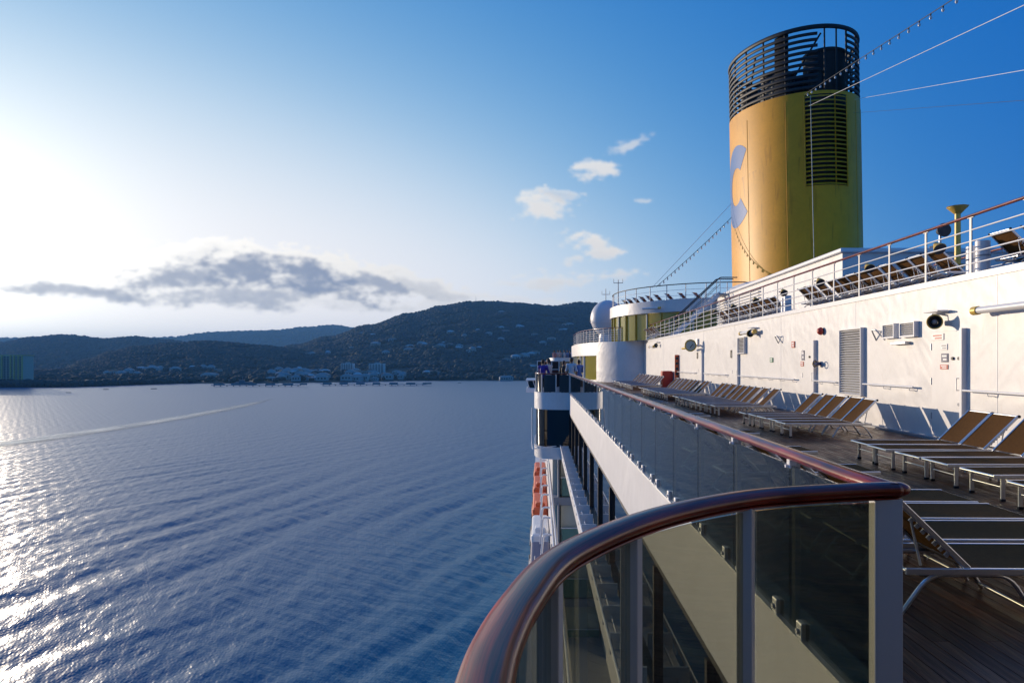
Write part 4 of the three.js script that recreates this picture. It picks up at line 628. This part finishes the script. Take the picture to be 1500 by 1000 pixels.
// ---------------------------------------------------------------- loungers
function buildLounger(label, group) { // foot end at x = 0, head towards +x, seat 0.3 m up
  const t = thing('sun_lounger', label, 'sun lounger', [0, 0, 0], 0, group), S = 0.285, HX = 1.42, BX = 0.47, BY = 0.46;
  for (const z of [-0.29, 0.29]) mesh('side_rail', rbx(0, S - 0.022, z - 0.0125, 1.78, S + 0.02, z + 0.0125, 0.006), M.alu, t);
  mesh('foot_bar', [rod(V(0.012, S, -0.29), V(0.012, S, 0.29), 0.016, 10), rod(V(1.77, S, -0.29), V(1.77, S, 0.29), 0.014, 8)], M.alu, t);
  const sag = (L, n, f) => { // a sheet of cloth with a little thickness
    const pos = [], uv = [], idx = [], k = 7;
    for (const dy of [0, -0.006]) for (let i = 0; i <= n; i++) for (let j = 0; j <= k; j++) { const u = i / n, v = j / k; pos.push(u * L, dy - f * Math.sin(Math.PI * u) * Math.sin(Math.PI * v), lerp(-0.277, 0.277, v)); uv.push(u * L, v * 0.55); }
    const w = k + 1, h = (n + 1) * w; for (let i = 0; i < n; i++) for (let j = 0; j < k; j++) { const a = i * w + j; idx.push(a, a + 1, a + w, a + 1, a + w + 1, a + w, a + h, a + h + w, a + h + 1, a + h + 1, a + h + w, a + h + w + 1); }
    const g = new THREE.BufferGeometry(); g.setAttribute('position', new THREE.Float32BufferAttribute(pos, 3)); g.setAttribute('uv', new THREE.Float32BufferAttribute(uv, 2)); g.setIndex(idx); g.computeVertexNormals(); return g;
  };
  mesh('seat_fabric', sag(HX - 0.03, 8, 0.018).translate(0.02, S + 0.018, 0), M.fabric, t);
  const ang = Math.atan2(BY, BX), L = Math.hypot(BX, BY), back = (g) => g.rotateZ(ang).translate(HX, S + 0.03, 0);
  mesh('back_fabric', back(sag(L - 0.02, 6, 0.02).translate(0, 0.012, 0)), M.fabric, t);
  for (const z of [-0.28, 0.28]) mesh('back_rail', back(rbx(-0.03, -0.014, z - 0.012, L, 0.022, z + 0.012, 0.006)), M.alu, t);
  mesh('head_bar', [rod(V(HX + BX, S + 0.03 + BY, -0.27), V(HX + BX, S + 0.03 + BY, 0.27), 0.014, 8)], M.alu, t);
  for (const z of [-0.285, 0.285]) mesh('end_cap', new THREE.SphereGeometry(0.024, 10, 8).translate(HX + BX + 0.005, S + 0.03 + BY, z), M.rubber, t);
  for (const z of [-0.26, 0.26]) {
    mesh('prop', pipe([V(HX + 0.30, S + 0.30, z * 0.9), V(HX + 0.24, S + 0.02, z * 0.9)], 0.008, 0, 6), M.aluRough, t);
    mesh('ratchet', Array.from({ length: 7 }, (_, k) => back(bx(0.10 + k * 0.05, -0.036, z - 0.006, 0.125 + k * 0.05, -0.014, z + 0.006))), M.aluRough, t);
    mesh('rear_leg', pipe([V(0.98, 0.006, z), V(1.14, S - 0.03, z), V(1.62, S - 0.03, z), V(1.80, 0.006, z)], 0.0145, 0.09, 10), M.alu, t);
    const fl = mesh('front_leg', rbx(0.10, 0.012, z - 0.013, 0.145, S - 0.02, z + 0.013, 0.005), M.alu, t);
    mesh('leg_foot', [rbx(0.095, 0, z - 0.017, 0.15, 0.03, z + 0.017, 0.005)], M.rubber, fl);
  }
  mesh('brace', [rod(V(1.0, 0.04, -0.26), V(1.0, 0.04, 0.26), 0.01, 8), rod(V(1.78, 0.035, -0.26), V(1.78, 0.035, 0.26), 0.01, 8), rod(V(0.122, 0.16, -0.26), V(0.122, 0.16, 0.26), 0.01, 8)], M.alu, t);
  return t;
}
{
  const proto = buildLounger('brown sling lounger in the near cluster below the white wall', 'loungers along the deckhouse wall'); let used = false;
  const put = (p, turn, label, group) => { if (!used) { used = true; proto.position.set(...p); proto.rotation.y = turn; proto.userData.label = label; proto.userData.group = group; return; } dup(proto, p, turn, label, group); };
  const ORD = ['first', 'second', 'third', 'fourth', 'fifth', 'sixth', 'seventh', 'eighth', 'ninth', 'tenth', 'eleventh', 'twelfth', 'thirteenth', 'fourteenth', 'fifteenth'];
  const row = (list, x, y, turn, label, group) => list.forEach((D, i) => put([x + (rnd() - 0.5) * 0.09, y, -D], turn + (rnd() - 0.5) * 0.07, ORD[i] + ' ' + label + ', counted from the balcony', group));
  const seq = (a, b, st = 0.69) => { const o = []; for (let D = a; D < b; D += st + (rnd() - 0.5) * 0.04) o.push(D); return o; };
  const G = 'loungers along the deckhouse wall';
  row([6.25, 6.95, 7.87, 8.69, 9.33, 10.12, 10.76], 5.0, DECK, 0, 'brown lounger by the door with blue sign', G);
  row(seq(14.35, 17.5), 5.1, DECK, 0, 'brown lounger below the tall louvre', G);
  row(seq(20.0, 25.6), 5.05, DECK, 0, 'brown lounger below the small green sign', G);
  row(seq(27.9, 34.8), 5.05, DECK, 0, 'brown lounger below the close pair of doors', G);
  row(seq(38.4, 47.0), 5.05, DECK, 0, 'brown lounger near the red fire cabinet', G);
  const P = 'loungers along the glass barrier';
  row([4.4, 5.1, 5.76, 6.42], 3.98, DECK, Math.PI, 'brown lounger backing the glass barrier beside the balcony post', P);
  row([8.1, 9.9, 12.4], 3.9, DECK, Math.PI, 'single brown lounger behind the tinted glass', P); row([16.4, 17.1, 21.7, 22.4, 27, 33], 4.05, DECK, Math.PI, 'brown lounger far along the glass barrier', P);
  const U = 'loungers on the upper deck';
  row([11.2, 11.95, 12.7], 10.5, UPPER, Math.PI, 'upper-deck lounger beside the white canisters', U); row([...seq(14.9, 18.4), ...seq(18.9, 23.0)], 10.5, UPPER, Math.PI, 'lounger behind the upper railing below the funnel', U); row(seq(25.4, 33), 10.5, UPPER, Math.PI, 'lounger behind the upper railing near the louvred house', U);
  row(seq(46.5, 51, 0.8), 9.6, UPPER, Math.PI, 'lounger at the foot of the white stairway', U);
  [[9.4, -50.4], [8.9, -51.2], [8.5, -52], [8.1, -52.9], [7.75, -53.9], [7.5, -54.9], [10.1, -49.6], [11, -49.1], [12, -48.7]].forEach(([x, z]) => put([x + 0.9, TOP - 0.01, z - 0.9], 2.35, 'lounger on the roof of the upper lounge', 'loungers on the lounge roof'));
}
// ---------------------------------------------------------------- funnel
{
  const cx = 18.0, cz = -48.3, A = 3.9, B = 6.5, Y0 = TOP - 0.02, Y1 = EYE + 16.7, lean = (y) => -0.22 * (y - Y0) / (Y1 - Y0);
  const norm = (a) => V(Math.sin(a) / A, 0, Math.cos(a) / B).normalize(), rake = (a) => 0.118 * B * (1 - Math.cos(a));   // the top slopes down aft
  const pt = (a, y, o = 0) => V((A + o) * Math.sin(a) + lean(y + Y0), y, (B + o) * Math.cos(a));   // a = 0 faces aft, negative to port; y over the base
  const t = thing('funnel', 'huge yellow ship funnel with black cage top and blue emblem', 'funnel', [cx, Y0, cz]), H = Y1 - Y0;
  const a0 = -0.367, a1 = 0.30, ya = H - 5.8, yb = H - 0.2;
  const patch = (lo, hi, y0, y1, n, o = 0, m = 3) => {
    const pos = [], uv = [], idx = [];
    for (let j = 0; j <= m; j++) for (let i = 0; i <= n; i++) { const a = lerp(lo, hi, i / n), y = lerp(y0, y1 + (y1 > H - 0.01 ? rake(a) : 0), j / m), p = pt(a, y, o); pos.push(p.x, p.y, p.z); uv.push(a * 4.2, y); }
    for (let j = 0; j < m; j++) for (let i = 0; i < n; i++) { const k = j * (n + 1) + i; idx.push(k, k + 1, k + n + 1, k + 1, k + n + 2, k + n + 1); }
    const g = new THREE.BufferGeometry(); g.setAttribute('position', new THREE.Float32BufferAttribute(pos, 3)); g.setAttribute('uv', new THREE.Float32BufferAttribute(uv, 2)); g.setIndex(idx); 
    const nn = new Float32Array(pos.length); for (let i = 0; i < pos.length / 3; i++) { const a = lerp(lo, hi, (i % (n + 1)) / n), v = norm(a); nn.set([v.x, v.y, v.z], i * 3); } g.setAttribute('normal', new THREE.BufferAttribute(nn, 3)); return g;
  };
  mesh('shell', [patch(a1, 2 * Math.PI + a0, 0, H, 220), patch(a0, a1, 0, ya, 16), patch(a0, a1, yb, H, 16)], M.yellow, t);
  mesh('inner_lining', patch(0, 2 * Math.PI, 0, H + 0.02, 96, -0.75), M.black, t);
  mesh('louvre_frame', [sweep([pt(a0, ya, 0.03), pt(a0, yb, 0.03)], oval(0.05, 0.05, 6)), sweep([pt(a1, ya, 0.03), pt(a1, yb, 0.03)], oval(0.05, 0.05, 6))], M.yellow, t);
  for (let k = 0; k < 21; k++) { const y = lerp(ya + 0.12, yb - 0.1, k / 20), pts = []; for (let i = 0; i <= 12; i++) pts.push(pt(lerp(a0, a1, i / 12), y, -0.03)); mesh('slat', sweep(pts, [[-0.09, -0.09], [0.06, 0.03], [0.06, 0.065], [-0.09, -0.055]]), M.yellow, t); }
  mesh('louvre_rib', rod(pt(0.1, ya, -0.1), pt(0.1, yb, -0.1), 0.04, 6), M.yellow, t);
  for (const a of [-1.25, -0.62, 0.55, 0.9]) mesh('seam', rod(pt(a, 0.3, 0.005), pt(a, H - 0.3, 0.005), 0.018, 6), M.yellow, t);
  { // the emblem on the port side: a broad open ring
    const pos = [], idx = [], yc = EYE + 12.4 - Y0, n = 60; const nor = [];
    for (let i = 0; i <= n; i++) { const th = lerp(48, 312, i / n) * RAD; for (let j = 0; j <= 4; j++) { const r = lerp(1.3, 2.85, j / 4), zz = r * Math.cos(th), a = -Math.acos(zz / B), p = pt(a, yc + r * Math.sin(th), 0.014), v = norm(a); pos.push(p.x, p.y, p.z); nor.push(v.x, v.y, v.z); } }
    for (let i = 0; i < n; i++) for (let j = 0; j < 4; j++) { const k = i * 5 + j; idx.push(k, k + 1, k + 5, k + 1, k + 6, k + 5); }
    const g = new THREE.BufferGeometry(); g.setAttribute('position', new THREE.Float32BufferAttribute(pos, 3)); g.setAttribute('normal', new THREE.Float32BufferAttribute(nor, 3)); g.setAttribute('uv', new THREE.Float32BufferAttribute(new Float32Array(pos.length / 3 * 2), 2)); g.setIndex(idx); mesh('emblem', g, M.blue, t).userData.label = 'blue letter C emblem';
  }
  // cage
  const cage = M.black, HT = EYE + 20.65 - Y0, ring = (y, lo, hi, w, h) => { const pts = []; for (let i = 0; i <= 64; i++) { const a = lerp(lo, hi, i / 64); pts.push(pt(a, y + rake(a), -0.06)); } return sweep(pts, oval(w, h, 8)); };
  mesh('top_rim', ring(HT, 0, 2 * Math.PI, 0.10, 0.15), cage, t);
  for (let k = 0; k < 10; k++) mesh('cage_ring', ring(lerp(H + 0.25, HT - 0.42, k / 9), 0.36, 2 * Math.PI - 0.16, 0.06, 0.105), cage, t);
  for (let i = 0; i < 17; i++) { const a = 0.36 + i / 16 * (2 * Math.PI - 0.98); mesh('cage_post', rod(pt(a, H - 0.1 + rake(a), -0.14), pt(a, HT + rake(a), -0.14), 0.06, 6), cage, t); }
  for (const a of [-0.05, 0.15]) mesh('cage_post', rod(pt(a, H - 0.1, -0.2), pt(a, HT, -0.12), 0.05, 6), cage, t);
  { const pts = []; for (let i = 0; i <= 8; i++) { const p = pt(lerp(-0.78, -0.58, i / 8), H + 2, -0.2); pts.push([p.x, p.z]); } mesh('blanking_plate', wallPath(pts.reverse(), H + 0.02, HT + 0.1, 0.05), M.black, t); }
  mesh('deck_plate', new THREE.CylinderGeometry(1, 1, 0.1, 48).scale(A - 0.8, 1, B - 0.8).translate(-0.2, H - 0.5, 0), M.black, t);
  const stack = (x, z, r, h) => { mesh('exhaust_pipe', new THREE.LatheGeometry([[0, -0.6], [r, -0.6], [r, h - 0.25], [r + 0.08, h - 0.22], [r + 0.08, h - 0.05], [r, h], [r - 0.1, h], [r - 0.1, h - 0.5], [0, h - 0.5]].map(([a, b]) => new THREE.Vector2(a, b)), 28).translate(x, H, z), M.black, t); };
  mesh('uptake_casing', rbx(-2.2, H - 0.6, -3.4, 2.0, H + 2.7, 2.2, 0.3, 3), M.black, t);
  stack(0.7, 3.5, 1.3, 3.45); stack(-1.0, -0.9, 0.95, 3.9); stack(-1.75, 2.9, 0.7, 2.4); stack(1.2, -1.6, 0.9, 3.9); stack(-0.3, 4.6, 0.42, 2.0); stack(-2.2, -3.0, 0.6, 3.6); stack(0.2, -3.6, 0.8, 4.2);
  for (const [p, q] of [[[-0.72, 0.1], [-0.1, 3.6]], [[-2.2, 0.3], [-1.7, 3.6]], [[0.7, 3.4], [1.6, 0.3]], [[-1.4, 0.2], [-1.1, 3.7]], [[2.4, 0.2], [3.2, 3.5]]]) mesh('brace', rod(pt(p[0], H + p[1], -0.4), pt(q[0], H + q[1], -0.2), 0.06, 6), cage, t);
  // mushroom vents by its foot
  for (const [x, z, h] of [[14.0, -38.6, 0.55], [15.1, -38.8, 0.5], [17.8, -33.5, 0.5], [20.2, -33.5, 0.5]]) { const v = thing('mushroom_vent', 'dark mushroom ventilator on the house roof at the funnel foot', 'ventilator', [x, TOP + 0.04, z], 0, 'ventilators at the funnel foot'); mesh('trunk', new THREE.CylinderGeometry(0.22, 0.24, h, 16).translate(0, h / 2, 0), M.red, v); mesh('cap', new THREE.CylinderGeometry(0.34, 0.46, 0.28, 22).translate(0, h, 0), M.dark, v); }
  // lines and light strings
  const bulb = new THREE.SphereGeometry(0.06, 10, 8).scale(1, 1.3, 1), sock = new THREE.CylinderGeometry(0.03, 0.03, 0.09, 8), glass = phy(0.7, 0.7, 0.68, 0.15, {});
  const line = (a, b, r, sag, label, mat, nb = 0, bs = 1) => {
    const l = thing(nb ? 'light_string' : 'stay_wire', label, nb ? 'light string' : 'wire', a.toArray()), p = Array.from({ length: 25 }, (_, k) => b.clone().sub(a).multiplyScalar(k / 24).add(V(0, -sag * 4 * (k / 24) * (1 - k / 24), 0)));
    mesh('cable', sweep(p, oval(r, r, 6)), mat, l);
    for (let k = 1; k < nb; k++) { const f = k / nb, q = b.clone().sub(a).multiplyScalar(f).add(V(0, -sag * 4 * f * (1 - f), 0)), m = mesh('bulb', bulb, glass, l); m.position.copy(q).add(V(0, -0.17 * bs, 0)); m.scale.setScalar(bs); const s = mesh('socket', sock, M.dark, m); s.position.set(0, 0.11, 0); }
  };
  const W = (a, y, o) => pt(a, y, o).add(V(cx, Y0, cz)), mast = (y) => V(12, EYE + y, -13);
  line(W(a0, yb + 0.05, 0.06), mast(9.55), 0.016, 0, 'string of clear bulbs from the funnel louvre up past the cage', M.dark, 30, 0.85); line(W(a0 + 0.06, yb - 0.7, 0.06), mast(8.1), 0.012, 0, 'pale stay wire rising from the funnel louvre', M.whiteTrim); line(W(0.5, yb - 0.1, 0.06), mast(6.05), 0.010, 0, 'pale stay wire running level from beside the louvre', M.whiteTrim); line(W(0.45, yb - 1.0, 0.06), mast(5.2), 0.007, 0, 'thin dark wire below the level stay', M.dark);
  line(W(-1.8, EYE + 10.6 - Y0, 0.05), V(8.5, TOP + 1.05, -49.6), 0.02, 0.1, 'string of bulbs from the funnel down to the lounge railing', M.dark, 20, 0.9); line(W(-1.8, EYE + 11.6 - Y0, 0.05), V(8.3, TOP + 1.05, -50.2), 0.016, 0, 'pale stay wire from the funnel down to the lounge railing', M.whiteTrim);
  line(W(-0.28, yb - 0.1, 0.1), V(16.1, TOP + 0.06, -39.9), 0.018, 0, 'thin halyard hanging down the dark side of the funnel', M.cream);
}
// ---------------------------------------------------------------- lifeboats along the side, far below
{
  const boat = (D, len, hull, top, label, name) => {
    const t = thing(name, label, 'lifeboat', [0.1, EYE - 16.4, -D], 0), g = new THREE.SphereGeometry(1, 28, 20), p = g.attributes.position;
    for (let i = 0; i < p.count; i++) { const y = p.getY(i), z = p.getZ(i); p.setXYZ(i, Math.sign(p.getX(i)) * Math.pow(Math.abs(p.getX(i)), 0.7) * 0.95, (y < 0 ? y * 1.0 : y * 0.2), Math.sign(z) * Math.pow(Math.abs(z), 0.8) * len / 2); } g.computeVertexNormals();
    mesh('hull', g, hull, t);
    const cn = mesh('canopy', rbx(-0.82, 0.02, -len * 0.42, 0.82, 1.05, len * 0.42, 0.28, 4), top, t); mesh('cockpit', rbx(-0.5, 1.0, len * 0.22, 0.5, 1.5, len * 0.36, 0.15, 3), top, t);
    for (let k = 0; k < 5; k++) mesh('window', bx(-0.85, 0.5, -len * 0.34 + k * len * 0.14, -0.80, 0.78, -len * 0.34 + k * len * 0.14 + len * 0.07), M.dark, cn);
    for (const z of [-len * 0.32, len * 0.32]) mesh('davit', [pipe([V(1.3, 3.2, z), V(0.2, 3.3, z), V(0, 1.0, z)], 0.09, 0.3, 8)], M.whiteTrim, t);
    mesh('fender', rod(V(-0.93, -0.05, -len * 0.38), V(-0.93, -0.05, len * 0.38), 0.06, 6), M.dark, t);
  };
  boat(101, 11.2, M.orange, M.orange, 'orange lifeboat hung farthest along the ship side', 'lifeboat'); boat(88.5, 11.2, M.orange, M.orange, 'orange lifeboat between two other orange ones', 'lifeboat'); boat(76.5, 10.6, M.orange, M.orange, 'orange lifeboat next to the white tenders', 'lifeboat');
  boat(65, 9.5, M.whiteTrim, M.whiteTrim, 'white tender with dark windows next to the orange lifeboats', 'tender'); boat(55, 9, M.whiteTrim, M.navy, 'white tender with navy canopy', 'tender');
}
// ---------------------------------------------------------------- people
{
  const skin = [0.42, 0.24, 0.16];
  function body(pose, shirt, legs, hair) {
    const R = 52, mc = new MarchingCubes(R, new THREE.MeshBasicMaterial(), false, false, 60000), S = 1.9, half = S / 2; // cube of side S, feet at y = 0.02
    const cap = (p, a, b, ra, rb) => { const ab = b.clone().sub(a), h = clamp(p.clone().sub(a).dot(ab) / ab.lengthSq()); return p.distanceTo(a.clone().addScaledVector(ab, h)) - lerp(ra, rb, h); };
    const J = { hipL: V(-0.09, 0.92, 0), hipR: V(0.09, 0.92, 0), knL: V(-0.1, 0.5, 0.03), knR: V(0.1, 0.5, 0.03), anL: V(-0.1, 0.09, -0.01), anR: V(0.1, 0.09, -0.01), toL: V(-0.11, 0.04, 0.13), toR: V(0.11, 0.04, 0.13), pel: V(0, 0.95, 0), ch: V(0, 1.27, 0), nk: V(0, 1.46, 0), hd: V(0, 1.62, 0.015), shL: V(-0.18, 1.39, 0), shR: V(0.18, 1.39, 0), elL: V(-0.25, 1.12, -0.02), elR: V(0.25, 1.12, -0.02), wrL: V(-0.24, 0.88, 0.1), wrR: V(0.24, 0.88, 0.1), ...pose };
    const bones = [['hipL', 'knL', 0.085, 0.06], ['hipR', 'knR', 0.085, 0.06], ['knL', 'anL', 0.058, 0.042], ['knR', 'anR', 0.058, 0.042], ['anL', 'toL', 0.045, 0.035], ['anR', 'toR', 0.045, 0.035], ['hipL', 'hipR', 0.1, 0.1], ['pel', 'ch', 0.115, 0.13], ['shL', 'shR', 0.075, 0.075], ['ch', 'nk', 0.12, 0.06], ['nk', 'hd', 0.052, 0.055], ['shL', 'elL', 0.055, 0.044], ['shR', 'elR', 0.055, 0.044], ['elL', 'wrL', 0.043, 0.031], ['elR', 'wrR', 0.043, 0.031]].map(([a, b, r, q]) => [J[a], J[b], r, q]);
    for (const s of ['L', 'R']) { const w = J['wr' + s], d = w.clone().sub(J['el' + s]).normalize(); bones.push([w, w.clone().addScaledVector(d, 0.09), 0.036, 0.028]); }
    const hd = J.hd;
    const f = (x, y, z) => {
      let d = 1;
      for (const [a, b, r, q] of bones) {
        const bx_ = b.x - a.x, by = b.y - a.y, bz = b.z - a.z, px = x - a.x, py = y - a.y, pz = z - a.z, t = clamp((px * bx_ + py * by + pz * bz) / (bx_ * bx_ + by * by + bz * bz)), ex = px - bx_ * t, ey = py - by * t, ez = pz - bz * t;
        const e = Math.sqrt(ex * ex + ey * ey + ez * ez) - r - (q - r) * t; if (e > d + 0.045) continue;
        const h = clamp(0.5 + 0.5 * (d - e) / 0.045); d = lerp(d, e, h) - 0.045 * h * (1 - h);
      }
      const e = Math.hypot((x - hd.x) * 1.15, (y - hd.y) * 0.8, z - hd.z) - 0.098, h = clamp(0.5 + 0.5 * (d - e) / 0.02); d = lerp(d, e, h) - 0.02 * h * (1 - h);
      return Math.min(d, Math.hypot(x - hd.x, y - hd.y + 0.01, z - hd.z - 0.105) - 0.02);
    };
    for (let z = 0; z < R; z++) for (let y = 0; y < R; y++) for (let x = 0; x < R; x++) mc.field[x + y * R + z * R * R] = -f((x - R / 2) / (R / 2) * half, (y - R / 2) / (R / 2) * half + half - 0.02, (z - R / 2) / (R / 2) * half);
    mc.isolation = 0; mc.update();
    const n = mc.count, pos = new Float32Array(n * 3), nor = new Float32Array(n * 3), col = new Float32Array(n * 3);
    for (let i = 0; i < n; i++) {
      const x = mc.positionArray[i * 3] * half, y = mc.positionArray[i * 3 + 1] * half + half - 0.02, z = mc.positionArray[i * 3 + 2] * half; pos.set([x, y, z], i * 3); const v = V(mc.normalArray[i * 3], mc.normalArray[i * 3 + 1], mc.normalArray[i * 3 + 2]).normalize(); nor.set([v.x, v.y, v.z], i * 3);
      const q = V(x, y, z), arm = Math.min(cap(q, J.elL, J.wrL, 0.04, 0.03), cap(q, J.elR, J.wrR, 0.04, 0.03), q.distanceTo(J.wrL) - 0.1, q.distanceTo(J.wrR) - 0.1) < 0.012;
      const head = q.distanceTo(J.hd) < 0.16 || y > 1.47, hairy = head && (y > J.hd.y + 0.05 || z < J.hd.z - 0.02 && y > J.hd.y - 0.07);
      col.set(hairy ? hair : head || arm ? skin : y > 0.92 ? shirt : y > 0.08 ? legs : [0.05, 0.045, 0.04], i * 3);
    }
    const g = new THREE.BufferGeometry(); g.setAttribute('position', new THREE.BufferAttribute(pos, 3)); g.setAttribute('normal', new THREE.BufferAttribute(nor, 3)); g.setAttribute('uv', new THREE.BufferAttribute(new Float32Array(n * 2), 2)); g.setAttribute('color', new THREE.BufferAttribute(col, 3));
    return mergeVertices(g);
  }
  const mat = std(1, 1, 1, 0.7, 0, { vertexColors: true });
  const lean = { elL: V(-0.24, 1.13, 0.12), wrL: V(-0.14, 1.13, 0.33), elR: V(0.24, 1.13, 0.12), wrR: V(0.14, 1.13, 0.33) }, phone = { elL: V(-0.22, 1.16, 0.16), wrL: V(-0.06, 1.42, 0.3), elR: V(0.22, 1.16, 0.16), wrR: V(0.07, 1.42, 0.3) };
  const who = (p, turn, s, pose, shirt, legs, hair, label, group) => { const m = new THREE.Mesh(body(pose, shirt, legs, hair), mat); m.name = numbered('person'); m.position.set(...p); m.rotation.y = turn; m.scale.setScalar(s); m.castShadow = m.receiveShadow = true; scene.add(m); tag(m, label, 'person', group); };
  who([0.16, DECK, -29.3], 2.6, 0.98, lean, [0.07, 0.03, 0.28], [0.03, 0.03, 0.05], [0.03, 0.015, 0.01], 'person in a purple top leaning on the forward balcony rail'); who([0.42, DECK, -30.4], -2.2, 1.0, phone, [0.55, 0.5, 0.48], [0.04, 0.04, 0.05], [0.05, 0.025, 0.012], 'person in a pale shirt raising both hands on the forward balcony');
  who([1.55, DECK, -33.0], 2.9, 1.03, {}, [0.6, 0.62, 0.66], [0.05, 0.08, 0.2], [0.04, 0.02, 0.01], 'person in a white shirt standing before the clear wind screen'); who([1.95, DECK, -33.6], -2.8, 0.98, lean, [0.12, 0.2, 0.45], [0.03, 0.03, 0.04], [0.02, 0.012, 0.01], 'person in a blue shirt by the amber windows'); who([1.2, DECK, -33.4], 2.4, 0.95, {}, [0.03, 0.03, 0.035], [0.03, 0.03, 0.03], [0.02, 0.01, 0.01], 'person in dark clothes in front of the wind screen frame');
  [[1.55, [0.45, 0.2, 0.2]], [1.95, [0.5, 0.42, 0.4]], [2.25, [0.4, 0.35, 0.33]], [2.6, [0.5, 0.5, 0.5]], [2.95, [0.2, 0.25, 0.4]], [3.25, [0.08, 0.08, 0.12]], [3.5, [0.3, 0.4, 0.6]]].forEach(([x, c], i) => who([x, EYE - 0.42, -70.9 - (i % 3) * 0.6], 2.5 + i * 0.7, 0.97 + 0.05 * rnd(), i % 2 ? {} : lean, c, [0.04, 0.04, 0.06], [0.03, 0.018, 0.01], 'person standing in the small crowd on the raised lookout', 'crowd on the lookout'));
}
renderer.render(scene, camera);
